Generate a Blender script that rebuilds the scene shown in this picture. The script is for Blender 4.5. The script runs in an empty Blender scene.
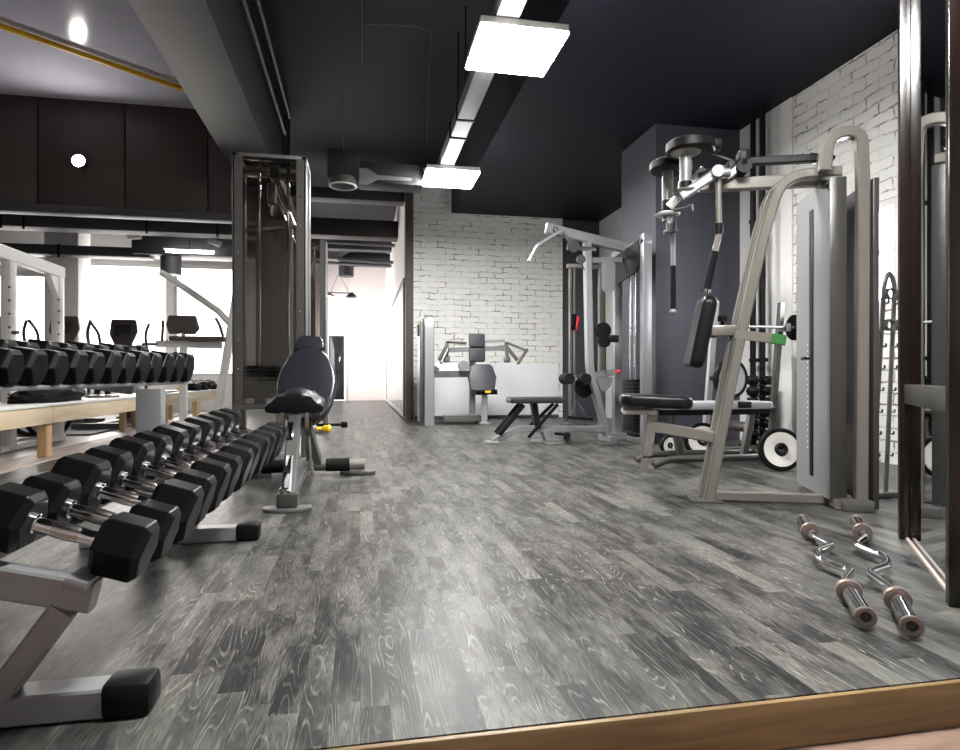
import bpy, bmesh, math, random
from mathutils import Vector, Matrix
random.seed(7)
C = bpy.context.scene.collection
R = math.radians
PI = math.pi

# ------------------------------------------------------------------ camera, world, exposure
cam_d = bpy.data.cameras.new('camera')
cam = bpy.data.objects.new('camera', cam_d)
C.objects.link(cam)
cam.location = (0, 0, 0.72)
cam.rotation_euler = (R(90), 0, R(-10.95))
cam_d.sensor_width = 36
cam_d.lens = 23.25
cam_d.shift_y = 2 / 960
cam_d.clip_start = 0.02
bpy.context.scene.camera = cam
w = bpy.data.worlds.new('world')
bpy.context.scene.world = w
w.use_nodes = True
w.node_tree.nodes['Background'].inputs[0].default_value = (1.0, 0.97, 0.94, 1)
w.node_tree.nodes['Background'].inputs[1].default_value = 6.0
vs = bpy.context.scene.view_settings
vs.view_transform = 'Standard'
vs.look = 'None'
vs.gamma = 1
vs.exposure = 0.0
vs.use_curve_mapping = False
PANEL = 172.0        # emission of the square ceiling panels

def area(name, loc, rot, sx, sy, power, col=(1, 1, 1)):
    l = bpy.data.lights.new(name, 'AREA')
    l.shape = 'RECTANGLE'; l.size = sx; l.size_y = sy; l.energy = power; l.color = col
    o = bpy.data.objects.new(name, l); o.location = loc; o.rotation_euler = rot
    C.objects.link(o)
    return o
# daylight coming in through the window wall of the left room and the right-hand window
area('daylight_left_windows', (-5.0, 13.88, 2.0), (R(-90), 0, 0), 5.0, 2.0, 280, (1, .92, .86))
area('daylight_added_corridor_window', (-1.42, 16.8, 1.8), (0, R(-90), 0), 1.8, 4.0, 210, (1, .95, .95))  # lamp for the side window added to brighten the corridor
area('daylight_right_window', (4.28, 4.6, 1.75), (0, R(90), 0), .8, 0.45, 30, (.9, .95, 1))

# ------------------------------------------------------------------ materials
def new_mat(name):
    m = bpy.data.materials.new(name); m.use_nodes = True
    nt = m.node_tree
    return m, nt, nt.nodes['Principled BSDF']
def N(nt, kind, **kw):
    n = nt.nodes.new(kind)
    for k, v in kw.items(): setattr(n, k, v)
    return n
def mat(name, col, rough=.5, metal=0.0, var=.12, scale=18, bump=0.0, coat=0.0, bscale=60, spec=None):
    m, nt, b = new_mat(name)
    tc = N(nt, 'ShaderNodeTexCoord'); no = N(nt, 'ShaderNodeTexNoise')
    no.inputs['Scale'].default_value = scale; no.inputs['Detail'].default_value = 4
    nt.links.new(tc.outputs['Object'], no.inputs['Vector'])
    mx = N(nt, 'ShaderNodeMix', data_type='RGBA')
    mx.inputs[6].default_value = tuple(c * (1 - var) for c in col) + (1,)
    mx.inputs[7].default_value = tuple(min(1, c * (1 + var)) for c in col) + (1,)
    nt.links.new(no.outputs[0], mx.inputs[0]); nt.links.new(mx.outputs[2], b.inputs['Base Color'])
    b.inputs['Roughness'].default_value = rough; b.inputs['Metallic'].default_value = metal
    if spec is not None: b.inputs['Specular IOR Level'].default_value = spec
    if coat: b.inputs['Coat Weight'].default_value = coat
    if bump:
        n2 = N(nt, 'ShaderNodeTexNoise'); n2.inputs['Scale'].default_value = bscale; n2.inputs['Detail'].default_value = 5
        nt.links.new(tc.outputs['Object'], n2.inputs['Vector'])
        bp = N(nt, 'ShaderNodeBump'); bp.inputs['Strength'].default_value = bump; bp.inputs['Distance'].default_value = .01
        nt.links.new(n2.outputs[0], bp.inputs['Height']); nt.links.new(bp.outputs[0], b.inputs['Normal'])
    return m
def glow(name, col, s):
    m = bpy.data.materials.new(name); m.use_nodes = True; nt = m.node_tree
    nt.nodes.remove(nt.nodes['Principled BSDF'])
    e = N(nt, 'ShaderNodeEmission'); e.inputs[0].default_value = col + (1,); e.inputs[1].default_value = s
    nt.links.new(e.outputs[0], nt.nodes['Material Output'].inputs[0])
    return m
def pane_mat(name, tint, gloss=.08, rough=.02):
    m = bpy.data.materials.new(name); m.use_nodes = True; nt = m.node_tree
    nt.nodes.remove(nt.nodes['Principled BSDF'])
    t = N(nt, 'ShaderNodeBsdfTransparent'); t.inputs[0].default_value = tint + (1,)
    g = N(nt, 'ShaderNodeBsdfGlossy'); g.inputs['Roughness'].default_value = rough
    g.inputs[0].default_value = (.9, .9, .9, 1)
    mx = N(nt, 'ShaderNodeMixShader'); mx.inputs[0].default_value = gloss
    nt.links.new(t.outputs[0], mx.inputs[1]); nt.links.new(g.outputs[0], mx.inputs[2])
    nt.links.new(mx.outputs[0], nt.nodes['Material Output'].inputs[0])
    return m

def math_node(nt, op, a, b=None, c=None):
    n = N(nt, 'ShaderNodeMath', operation=op)
    for i, v in enumerate((a, b, c)):
        if v is None: continue
        if isinstance(v, (int, float)): n.inputs[i].default_value = v
        else: nt.links.new(v, n.inputs[i])
    return n.outputs[0]
def ramp(nt, src, stops):
    r = N(nt, 'ShaderNodeValToRGB')
    el = r.color_ramp.elements
    el[0].position, el[0].color = stops[0][0], stops[0][1] + (1,)
    el[1].position, el[1].color = stops[-1][0], stops[-1][1] + (1,)
    for p, c in stops[1:-1]:
        e = el.new(p); e.color = c + (1,)
    nt.links.new(src, r.inputs[0])
    return r.outputs[0]
def g3(v): return (v, v, v)

def floor_mat():
    m, nt, b = new_mat('weathered_grey_oak_laminate')
    tc = N(nt, 'ShaderNodeTexCoord'); sp = N(nt, 'ShaderNodeSeparateXYZ')
    nt.links.new(tc.outputs['Object'], sp.inputs[0])
    X, Y = sp.outputs[0], sp.outputs[1]
    W, L = .064, .50
    ux = math_node(nt, 'DIVIDE', X, W)
    row = math_node(nt, 'FLOOR', ux)
    wn = N(nt, 'ShaderNodeTexWhiteNoise', noise_dimensions='1D'); nt.links.new(row, wn.inputs['W'])
    vy = math_node(nt, 'ADD', math_node(nt, 'DIVIDE', Y, L), math_node(nt, 'MULTIPLY', wn.outputs[0], 7.3))
    colm = math_node(nt, 'FLOOR', vy)
    cb = N(nt, 'ShaderNodeCombineXYZ'); nt.links.new(row, cb.inputs[0]); nt.links.new(colm, cb.inputs[1])
    w2 = N(nt, 'ShaderNodeTexWhiteNoise', noise_dimensions='2D'); nt.links.new(cb.outputs[0], w2.inputs['Vector'])
    rnd = w2.outputs[0]
    # grain coordinates: stretched along the board and shifted for each board
    gx = math_node(nt, 'ADD', math_node(nt, 'MULTIPLY', X, 14), math_node(nt, 'MULTIPLY', rnd, 90))
    gy = math_node(nt, 'ADD', math_node(nt, 'MULTIPLY', Y, 1.5), math_node(nt, 'MULTIPLY', rnd, 40))
    gc = N(nt, 'ShaderNodeCombineXYZ'); nt.links.new(gx, gc.inputs[0]); nt.links.new(gy, gc.inputs[1])
    n1 = N(nt, 'ShaderNodeTexNoise'); n1.inputs['Scale'].default_value = 1.0; n1.inputs['Detail'].default_value = 1.2
    nt.links.new(gc.outputs[0], n1.inputs['Vector'])
    rings = math_node(nt, 'SINE', math_node(nt, 'MULTIPLY', n1.outputs[0], 135))
    ringm = ramp(nt, rings, [(.55, g3(0)), (1.0, g3(1))])
    # fine pores
    f = N(nt, 'ShaderNodeCombineXYZ')
    nt.links.new(math_node(nt, 'MULTIPLY', X, 420), f.inputs[0]); nt.links.new(math_node(nt, 'MULTIPLY', Y, 22), f.inputs[1])
    n2 = N(nt, 'ShaderNodeTexNoise'); n2.inputs['Scale'].default_value = 1; n2.inputs['Detail'].default_value = 3
    nt.links.new(f.outputs[0], n2.inputs['Vector'])
    # worn pale patches
    pc = N(nt, 'ShaderNodeCombineXYZ')
    nt.links.new(math_node(nt, 'ADD', math_node(nt, 'MULTIPLY', X, 9), math_node(nt, 'MULTIPLY', rnd, 30)), pc.inputs[0])
    nt.links.new(math_node(nt, 'MULTIPLY_ADD', Y, 2.6, math_node(nt, 'MULTIPLY', rnd, 11)), pc.inputs[1])
    n3 = N(nt, 'ShaderNodeTexNoise'); n3.inputs['Scale'].default_value = 1; n3.inputs['Detail'].default_value = 5
    n3.inputs['Roughness'].default_value = .65
    nt.links.new(pc.outputs[0], n3.inputs['Vector'])
    patch = ramp(nt, n3.outputs[0], [(.44, g3(0)), (.62, g3(1))])
    base = ramp(nt, rnd, [(0, (.010, .010, .011)), (.40, (.021, .0212, .022)), (.78, (.042, .042, .042)), (.92, (.068, .068, .064)), (1, (.125, .123, .108))])
    def mixc(fac, a, c, mode='MIX'):
        mx = N(nt, 'ShaderNodeMix', data_type='RGBA', blend_type=mode)
        for i, v in ((0, fac), (6, a), (7, c)):
            if isinstance(v, (int, float)): mx.inputs[i].default_value = v
            elif isinstance(v, tuple): mx.inputs[i].default_value = v + (1,)
            else: nt.links.new(v, mx.inputs[i])
        return mx.outputs[2]
    c1 = mixc(math_node(nt, 'MULTIPLY', patch, .62), base, (.165, .163, .145))
    big = N(nt, 'ShaderNodeTexNoise'); big.inputs['Scale'].default_value = 3.1; big.inputs['Detail'].default_value = 3
    nt.links.new(gc.outputs[0], big.inputs['Vector'])
    ringm = math_node(nt, 'MULTIPLY', ringm, ramp(nt, big.outputs[0], [(.42, g3(.12)), (.60, g3(1))]))
    ringfac = math_node(nt, 'MULTIPLY', ringm, math_node(nt, 'MULTIPLY_ADD', w2.outputs[0], .62, .30))
    c2 = mixc(ringfac, c1, (.23, .225, .20))
    c3 = mixc(ramp(nt, n2.outputs[0], [(.45, g3(0)), (.70, g3(.6))]), c2, (.014, .014, .015))
    # joints
    fx = math_node(nt, 'FRACT', ux)
    jx = math_node(nt, 'LESS_THAN', math_node(nt, 'ABSOLUTE', math_node(nt, 'SUBTRACT', fx, .5)), .488)
    c4 = mixc(math_node(nt, 'MULTIPLY', math_node(nt, 'SUBTRACT', 1, jx), .5), c3, (.02, .02, .022))
    nt.links.new(c4, b.inputs['Base Color'])
    ro = math_node(nt, 'MULTIPLY_ADD', n2.outputs[0], .16, .28)
    nt.links.new(ro, b.inputs['Roughness'])
    bp = N(nt, 'ShaderNodeBump'); bp.inputs['Strength'].default_value = .10; bp.inputs['Distance'].default_value = .003
    nt.links.new(math_node(nt, 'ADD', ringm, n2.outputs[0]), bp.inputs['Height'])
    nt.links.new(bp.outputs[0], b.inputs['Normal'])
    b.inputs['Specular IOR Level'].default_value = .17
    return m

def brick_mat(name, axis):
    # white painted old brick; axis 'x' for walls along X, 'y' for walls along Y
    m, nt, b = new_mat(name)
    tc = N(nt, 'ShaderNodeTexCoord'); sp = N(nt, 'ShaderNodeSeparateXYZ')
    nt.links.new(tc.outputs['Object'], sp.inputs[0])
    nw = N(nt, 'ShaderNodeTexNoise'); nw.inputs['Scale'].default_value = 3.5; nw.inputs['Detail'].default_value = 4
    nt.links.new(tc.outputs['Object'], nw.inputs['Vector'])
    nh = N(nt, 'ShaderNodeTexNoise'); nh.inputs['Scale'].default_value = 17; nh.inputs['Detail'].default_value = 3
    nt.links.new(tc.outputs['Object'], nh.inputs['Vector'])
    wob = math_node(nt, 'ADD', math_node(nt, 'MULTIPLY', math_node(nt, 'SUBTRACT', nw.outputs[0], .5), .07), math_node(nt, 'MULTIPLY', math_node(nt, 'SUBTRACT', nh.outputs[0], .5), .028))
    cb = N(nt, 'ShaderNodeCombineXYZ')
    nt.links.new(math_node(nt, 'ADD', sp.outputs[0 if axis == 'x' else 1], wob), cb.inputs[0])
    nt.links.new(math_node(nt, 'ADD', sp.outputs[2], wob), cb.inputs[1])
    br = N(nt, 'ShaderNodeTexBrick')
    nt.links.new(cb.outputs[0], br.inputs['Vector'])
    br.inputs['Scale'].default_value = 1; br.inputs['Brick Width'].default_value = .29; br.inputs['Row Height'].default_value = .098
    br.inputs['Mortar Size'].default_value = .009; br.inputs['Mortar Smooth'].default_value = .35
    br.inputs['Color1'].default_value = (.82, .82, .79, 1); br.inputs['Color2'].default_value = (.77, .77, .745, 1)
    br.inputs['Mortar'].default_value = (.70, .70, .685, 1)
    crack = N(nt, 'ShaderNodeTexNoise'); crack.inputs['Scale'].default_value = 5.5; crack.inputs['Detail'].default_value = 5
    crack.inputs['Roughness'].default_value = .7
    nt.links.new(tc.outputs['Object'], crack.inputs['Vector'])
    cm = ramp(nt, crack.outputs[0], [(.48, g3(0)), (.60, g3(1))])
    fac = math_node(nt, 'MULTIPLY', math_node(nt, 'MULTIPLY', cm, br.outputs['Fac']), .9)
    mx = N(nt, 'ShaderNodeMix', data_type='RGBA')
    nt.links.new(fac, mx.inputs[0]); nt.links.new(br.outputs['Color'], mx.inputs[6]); mx.inputs[7].default_value = (.16, .13, .11, 1)
    nt.links.new(mx.outputs[2], b.inputs['Base Color'])
    b.inputs['Roughness'].default_value = .55
    rn = N(nt, 'ShaderNodeTexNoise'); rn.inputs['Scale'].default_value = 22; rn.inputs['Detail'].default_value = 6
    nt.links.new(tc.outputs['Object'], rn.inputs['Vector'])
    h = math_node(nt, 'ADD', math_node(nt, 'MULTIPLY', br.outputs['Fac'], -.7), math_node(nt, 'MULTIPLY', rn.outputs[0], .9))
    bp = N(nt, 'ShaderNodeBump'); bp.inputs['Strength'].default_value = .55; bp.inputs['Distance'].default_value = .012
    nt.links.new(h, bp.inputs['Height']); nt.links.new(bp.outputs[0], b.inputs['Normal'])
    return m

def wood_mat(name, c1, c2, sx=3, sy=3, sz=3, rough=.5):
    m, nt, b = new_mat(name)
    tc = N(nt, 'ShaderNodeTexCoord'); mp = N(nt, 'ShaderNodeMapping'); mp.inputs['Scale'].default_value = (sx, sy, sz)
    nt.links.new(tc.outputs['Object'], mp.inputs[0])
    no = N(nt, 'ShaderNodeTexNoise'); no.inputs['Scale'].default_value = 2; no.inputs['Detail'].default_value = 6; no.inputs['Distortion'].default_value = .8
    nt.links.new(mp.outputs[0], no.inputs['Vector'])
    nt.links.new(ramp(nt, no.outputs[0], [(.3, c1), (.7, c2)]), b.inputs['Base Color'])
    b.inputs['Roughness'].default_value = rough
    return m

M = {}
M['floor'] = floor_mat()
M['brick_x'] = brick_mat('white_painted_brick_back', 'x')
M['brick_y'] = brick_mat('white_painted_brick_side', 'y')
M['white_wall'] = mat('white_plaster', (.82, .81, .80), .6, var=.03, bump=.1, bscale=8)
M['warm_wall'] = mat('warm_white_plaster', (.76, .71, .68), .6, var=.03)
M['navy'] = mat('navy_grey_paint', (.050, .051, .068), .55, var=.08, scale=2, bump=.08, bscale=10)
M['ceil'] = mat('dark_slate_ceiling_paint', (.0085, .009, .0165), .6, spec=.2, var=.25, scale=1.5, bump=.15, bscale=6)
M['beam'] = mat('warm_grey_beam_paint', (.018, .017, .016), .6, var=.05, scale=3)
M['duct_grey'] = mat('grey_painted_duct', (.035, .035, .042), .6, var=.1)
M['duct_pale'] = mat('pale_galvanised_duct', (.19, .19, .20), .5, metal=.1, var=.08)
M['gloss_ceil'] = mat('glossy_lavender_grey_ceiling', (.50, .50, .60), .09, var=.2, scale=1.2)
M['brown_panel'] = mat('dark_brown_panel', (.042, .029, .025), .4, var=.2, scale=2)
M['brown_grey'] = mat('brown_grey_paint', (.085, .07, .068), .6)
M['silver'] = mat('silver_painted_steel', (.25, .255, .265), .38, metal=.4, var=.05)
M['champagne'] = mat('champagne_grey_painted_steel', (.235, .22, .195), .34, metal=.45, var=.05)
M['chrome'] = mat('chrome', (.66, .66, .68), .10, metal=1, var=.02)
M['chrome_dull'] = mat('knurled_chrome', (.50, .46, .44), .22, metal=1, var=.35, scale=400)
M['bronze'] = mat('bronze_grey_collar', (.27, .215, .185), .34, metal=.75, var=.1)
M['dark_steel'] = mat('dark_grey_steel', (.085, .082, .078), .35, metal=.5, var=.1)
M['plate_grey'] = mat('satin_grey_plate', (.20, .20, .205), .45, metal=.2, var=.04)
M['grey_steel'] = mat('mid_grey_steel', (.15, .148, .145), .36, metal=.45, var=.08)
M['rubber'] = mat('black_rubber', (.006, .006, .007), .45, spec=.12, var=.25, scale=40, bump=.08, bscale=300)
M['dumbbell'] = mat('black_rubber_coated_iron', (.0042, .0044, .0048), .34, spec=.13, var=.2, scale=30, bump=.05, bscale=200)
M['pad'] = mat('black_vinyl', (.008, .008, .010), .34, spec=.22, var=.15, bump=.08, bscale=120)
M['pad_grey'] = mat('dark_grey_vinyl', (.028, .029, .036), .4, spec=.35, var=.12, bump=.06, bscale=120)
M['pad_blue'] = mat('midnight_vinyl', (.013, .014, .019), .26, var=.15, bump=.06, bscale=100)
M['pad_reflection'] = mat('painted_reflection_grey_vinyl', (.36, .37, .40), .28, var=.05)  # pale grey stands for light reflecting off the bench top
M['foam'] = mat('black_foam', (.008, .008, .009), .8, spec=.15, var=.25, scale=80, bump=.3, bscale=200)
M['black'] = mat('black_plastic', (.007, .007, .007), .45, spec=.18, var=.1)
M['white'] = mat('white_painted_metal', (.74, .73, .71), .35, var=.03)
M['cream'] = mat('cream_plastic', (.55, .52, .45), .4, var=.04)
M['yellow'] = mat('yellow_plastic', (.80, .52, .02), .4, var=.05)
M['orange_y'] = mat('amber_yellow_plastic', (.85, .48, .01), .45, var=.05)
M['red'] = mat('red_plastic', (.55, .02, .03), .4, var=.05)
M['green'] = mat('green_plastic', (.03, .15, .03), .5, var=.05)
M['pine'] = wood_mat('pale_pine', (.55, .43, .28), (.70, .58, .40), 6, .8, 6)
M['pine_dark'] = wood_mat('orange_pine', (.50, .32, .15), (.64, .43, .22), 8, 8, 1)
M['fascia'] = wood_mat('varnished_tan_plywood', (.13, .082, .032), (.235, .15, .066), 1.2, 8, 16, .45)
M['lowfloor'] = wood_mat('brown_pink_floorboard', (.17, .11, .08), (.30, .20, .16), 2, 12, 1, .5)
M['strip'] = wood_mat('pinkish_ash_edging', (.34, .28, .25), (.46, .39, .35), 12, 1, 4, .45)
M['palefloor'] = mat('pale_stone_floor', (.62, .57, .54), .35, var=.08, scale=2)
M['mat_floor'] = mat('dark_mauve_rubber_matting', (.085, .078, .090), .6, var=.1)
M['darkwood'] = wood_mat('near_black_brown_lacquer', (.004, .002, .0015), (.010, .0045, .003), 3, 3, .6, .22)
M['mirror'] = mat('mirror_silvering', (.70, .73, .75), .015, metal=1, var=.005)
M['frost'] = mat('pale_blue_mirror_glass', (.62, .74, .77), .10, metal=.7, var=.02)
M['panel_white'] = mat('white_laminate_board', (.80, .81, .84), .28, var=.01)
M['glass'] = pane_mat('clear_pane', (.96, .97, .98), .05)
M['plexi'] = pane_mat('smoky_perforated_guard', (.52, .50, .48), .06, .08)
M['lamp'] = glow('panel_light', (1, .985, .96), PANEL)
M['spot'] = glow('spotlight_lens', (1, .95, .86), 400)
M['tube_lamp'] = glow('fluorescent_tube', (1, .97, .92), 40)
M['bulb'] = glow('warm_pendant_bulb', (1, .82, .6), 12)
M['towel'] = mat('white_towel', (.72, .66, .60), .9, var=.08, bump=.5, bscale=200)
M['bag'] = mat('black_nylon', (.004, .004, .005), .7, spec=.2, var=.2, bump=.6, bscale=12)
M['screen'] = mat('dark_brown_console_plastic', (.07, .055, .052), .35, var=.1)
M['dark_glass'] = mat('dark_door_glass', (.02, .022, .022), .08, var=.6, scale=3)
M['grey_plate'] = mat('pale_grey_plate_face', (.42, .43, .46), .4, var=.04)
M['white_plate'] = mat('white_plate_face', (.78, .77, .72), .4, var=.03)

# ------------------------------------------------------------------ mesh helpers
def fillet(pts, r, n=6):
    pts = [Vector(p) for p in pts]; out = [pts[0]]
    for i in range(1, len(pts) - 1):
        a, b, c = pts[i - 1], pts[i], pts[i + 1]
        d1 = (a - b); d2 = (c - b); l = min(r, d1.length * .49, d2.length * .49)
        p1 = b + d1.normalized() * l; p2 = b + d2.normalized() * l
        for k in range(n + 1):
            t = k / n
            out.append((1 - t) ** 2 * p1 + 2 * t * (1 - t) * b + t * t * p2)
    out.append(pts[-1])
    return out
def circ(r, n=12): return [(r * math.cos(2 * PI * k / n), r * math.sin(2 * PI * k / n)) for k in range(n)]
def rrect(w_, h_, c=.006):
    a, b = w_ / 2, h_ / 2
    return [(a, -b + c), (a, b - c), (a - c, b), (-a + c, b), (-a, b - c), (-a, -b + c), (-a + c, -b), (a - c, -b)]

class B:
    def __init__(s): s.bm = bmesh.new()
    def box(s, c, size, bev=0.0, rot=None, seg=2):
        r = bmesh.ops.create_cube(s.bm, size=1.0)
        vs_ = r['verts']
        bmesh.ops.scale(s.bm, vec=size, verts=vs_)
        if bev > 0:
            ed = list({e for v in vs_ for e in v.link_edges})
            rb = bmesh.ops.bevel(s.bm, geom=ed, offset=min(bev, min(size) * .49), segments=seg, affect='EDGES', profile=.5)
            vs_ = list({v for f in rb['faces'] for v in f.verts} | {v for v in vs_ if v.is_valid})
        if rot is not None: bmesh.ops.transform(s.bm, matrix=rot.to_4x4(), verts=vs_)
        bmesh.ops.translate(s.bm, vec=c, verts=vs_)
        return s
    def seg(s, p, q, w_, h_, bev=.004, up=(0, 0, 1)):     # box-section bar between two points
        return s.sweep([p, q], rrect(w_, h_, bev), up)
    def cyl(s, p, q, r, r2=None, n=16):
        return s.sweep([p, q], circ(1, n), None, [r, r if r2 is None else r2])
    def sweep(s, pts, prof, up=None, scales=None):
        pts = [Vector(p) for p in pts]; n = len(prof); rings = []
        t0 = (pts[1] - pts[0]).normalized()
        if up is None:
            ref = Vector((0, 0, 1)) if abs(t0.z) < .9 else Vector((1, 0, 0))
            u = (ref - t0 * ref.dot(t0)).normalized()
        for i, p in enumerate(pts):
            if i == 0: t = t0
            elif i == len(pts) - 1: t = (pts[i] - pts[i - 1]).normalized()
            else: t = ((pts[i + 1] - pts[i]).normalized() + (pts[i] - pts[i - 1]).normalized()).normalized()
            if up is not None:
                sd = Vector(up).cross(t)
                if sd.length < 1e-4: sd = Vector((1, 0, 0))
                sd.normalize(); uu = t.cross(sd).normalized()
            else:
                u = (u - t * u.dot(t)).normalized(); uu = u; sd = u.cross(t)
            sc = scales[i] if scales else 1
            rings.append([s.bm.verts.new(p + sd * a * sc + uu * b * sc) for a, b in prof])
        for a, b in zip(rings, rings[1:]):
            for k in range(n):
                s.bm.faces.new((a[k], a[(k + 1) % n], b[(k + 1) % n], b[k]))
        s.bm.faces.new(list(reversed(rings[0]))); s.bm.faces.new(rings[-1])
        return s
    def tube(s, pts, r, n=10): return s.sweep(pts, circ(r, n))
    def ring(s, c, axis, R_, r, n=20, m=8):
        c = Vector(c); ax = Vector(axis).normalized()
        a = ax.orthogonal().normalized(); b = ax.cross(a)
        vs_ = []
        for i in range(n):
            th = 2 * PI * i / n; d = a * math.cos(th) + b * math.sin(th)
            vs_.append([s.bm.verts.new(c + d * (R_ + r * math.cos(2 * PI * k / m)) + ax * r * math.sin(2 * PI * k / m)) for k in range(m)])
        for i in range(n):
            for k in range(m):
                s.bm.faces.new((vs_[i][k], vs_[(i + 1) % n][k], vs_[(i + 1) % n][(k + 1) % m], vs_[i][(k + 1) % m]))
        return s
    def lathe(s, prof, o, axis, n=32):       # prof: (distance along axis, radius)
        o = Vector(o); ax = Vector(axis).normalized(); a = ax.orthogonal().normalized(); b = ax.cross(a)
        rings = []
        for h, r in prof:
            if r < 1e-5: rings.append([s.bm.verts.new(o + ax * h)]); continue
            rings.append([s.bm.verts.new(o + ax * h + (a * math.cos(2 * PI * k / n) + b * math.sin(2 * PI * k / n)) * r) for k in range(n)])
        for p, q in zip(rings, rings[1:]):
            for k in range(n):
                k2 = (k + 1) % n
                if len(p) == 1 and len(q) == 1: continue
                if len(p) == 1: s.bm.faces.new((p[0], q[k2], q[k]))
                elif len(q) == 1: s.bm.faces.new((p[k], p[k2], q[0]))
                else: s.bm.faces.new((p[k], p[k2], q[k2], q[k]))
        return s
    def pad(s, outline, th, fr, edge=.018):  # cushion: outline in local (u, v), frame matrix fr, thickness th, rounded edges
        n = len(outline); cx = sum(p[0] for p in outline) / n; cy = sum(p[1] for p in outline) / n
        levels = []
        for k in range(5):
            a = k / 4 * PI / 2
            levels.append((edge * (1 - math.sin(a)), -th / 2 + edge * (1 - math.cos(a))))
        levels = [(edge * (1 - math.sin(k / 4 * PI / 2)), -th / 2 + edge * (1 - math.cos(k / 4 * PI / 2))) for k in range(5)]
        levels += [(i, -z) for i, z in reversed(levels)]
        rings = []
        for ins, z in levels:
            rg = []
            for x, y in outline:
                d = math.hypot(x - cx, y - cy) or 1
                f = (d - ins) / d
                rg.append(s.bm.verts.new(fr @ Vector((cx + (x - cx) * f, cy + (y - cy) * f, z))))
            rings.append(rg)
        for p, q in zip(rings, rings[1:]):
            for k in range(n): s.bm.faces.new((p[k], p[(k + 1) % n], q[(k + 1) % n], q[k]))
        s.bm.faces.new(list(reversed(rings[0]))); s.bm.faces.new(rings[-1])
        return s
    def prism(s, poly, fr, th, bev=0):       # poly in local (u, v), extruded +-th/2 along local z
        a = [s.bm.verts.new(fr @ Vector((x, y, -th / 2))) for x, y in poly]
        b = [s.bm.verts.new(fr @ Vector((x, y, th / 2))) for x, y in poly]
        n = len(poly); fs = []
        fs.append(s.bm.faces.new(list(reversed(a)))); fs.append(s.bm.faces.new(b))
        for k in range(n): fs.append(s.bm.faces.new((a[k], a[(k + 1) % n], b[(k + 1) % n], b[k])))
        if bev: bmesh.ops.bevel(s.bm, geom=list({e for f in fs for e in f.edges}), offset=bev, segments=2, affect='EDGES', profile=.5)
        return s

def mk(name, b, m, parent=None, loc=None, world=False, sharp=38):
    bmesh.ops.recalc_face_normals(b.bm, faces=b.bm.faces[:])
    me = bpy.data.meshes.new(name); b.bm.to_mesh(me); b.bm.free()
    if m: me.materials.append(m)
    for p in me.polygons: p.use_smooth = True
    me.set_sharp_from_angle(angle=R(sharp))
    if parent is not None and world:
        rt = parent
        while rt.parent is not None: rt = rt.parent
        if rt.name in TM: me.transform(TM[rt.name].inverted())
    o = bpy.data.objects.new(name, me); C.objects.link(o)
    if parent is not None: o.parent = parent
    if loc is not None: o.location = loc
    return o
TM = {}
def thing(name, label, cat, loc=(0, 0, 0), rz=0, group=None):
    o = bpy.data.objects.new(name, None); C.objects.link(o)
    o.empty_display_size = .1
    o.location = loc; o.rotation_euler = (0, 0, rz)
    TM[o.name] = Matrix.Translation(loc) @ Matrix.Rotation(rz, 4, 'Z')
    o['label'] = label; o['category'] = cat
    if group: o['group'] = group
    return o
def tag(o, label, cat, group=None):
    o['label'] = label; o['category'] = cat
    if group: o['group'] = group
    return o
def single(name, b, m, label, cat, group=None, loc=None):
    return tag(mk(name, b, m, None, loc), label, cat, group)
def struct(name, b, m, parent=None):
    o = mk(name, b, m, parent)
    if parent is None: o['kind'] = 'structure'
    return o
def copy_tree(o, parent=None):
    c = o.copy(); C.objects.link(c)
    if parent is not None: c.parent = parent
    for ch in [x for x in C.objects if x.parent == o]: copy_tree(ch, c)
    return c
def frame(o, xa, ya):      # matrix with given local x and y axes (z = x cross y)
    x = Vector(xa).normalized(); y = Vector(ya); y = (y - x * y.dot(x)).normalized(); z = x.cross(y)
    m = Matrix.Identity(4)
    for i in range(3):
        m[i][0], m[i][1], m[i][2], m[i][3] = x[i], y[i], z[i], o[i]
    return m
def rr_outline(w_, h_, r, n=6, cx=0, cy=0):
    out = []
    for sx, sy, a0 in ((1, -1, -90), (1, 1, 0), (-1, 1, 90), (-1, -1, 180)):
        for k in range(n + 1):
            a = R(a0 + 90 * k / n)
            out.append((cx + sx * (w_ / 2 - r) + r * math.cos(a), cy + sy * (h_ / 2 - r) + r * math.sin(a)))
    return out

# ------------------------------------------------------------------ the room
XR, YB, ZH, ZL = 4.30, 10.6, 4.30, 3.55
struct('floor', B().box((-.10, 11.0, -.06), (8.8 - 3.1, 19.52 + .0, .12)).box((3.52, 6.0, -.06), (1.56, 9.52, .12)), M['floor'])
struct('floor_lower', B().box((-2, -1.0, -.16), (13, 4.48, .1)), M['lowfloor'])
struct('floor_left_room', B().box((-6.1, 8.0, -.06), (6.28, 13.5, .1)), M['palefloor'])
struct('floor_matting', B().box((-5.9, 11.2, 0.0), (5.2, 5.4, .02)), M['mat_floor'])
struct('trim_1', B().box((.65, 1.232, -.055), (7.3, .014, .106), .002), M['fascia'])
struct('trim_2', B().box((-2.79, 7.6, -.02), (.34, 12.7, .06), .004), M['strip'])
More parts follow.
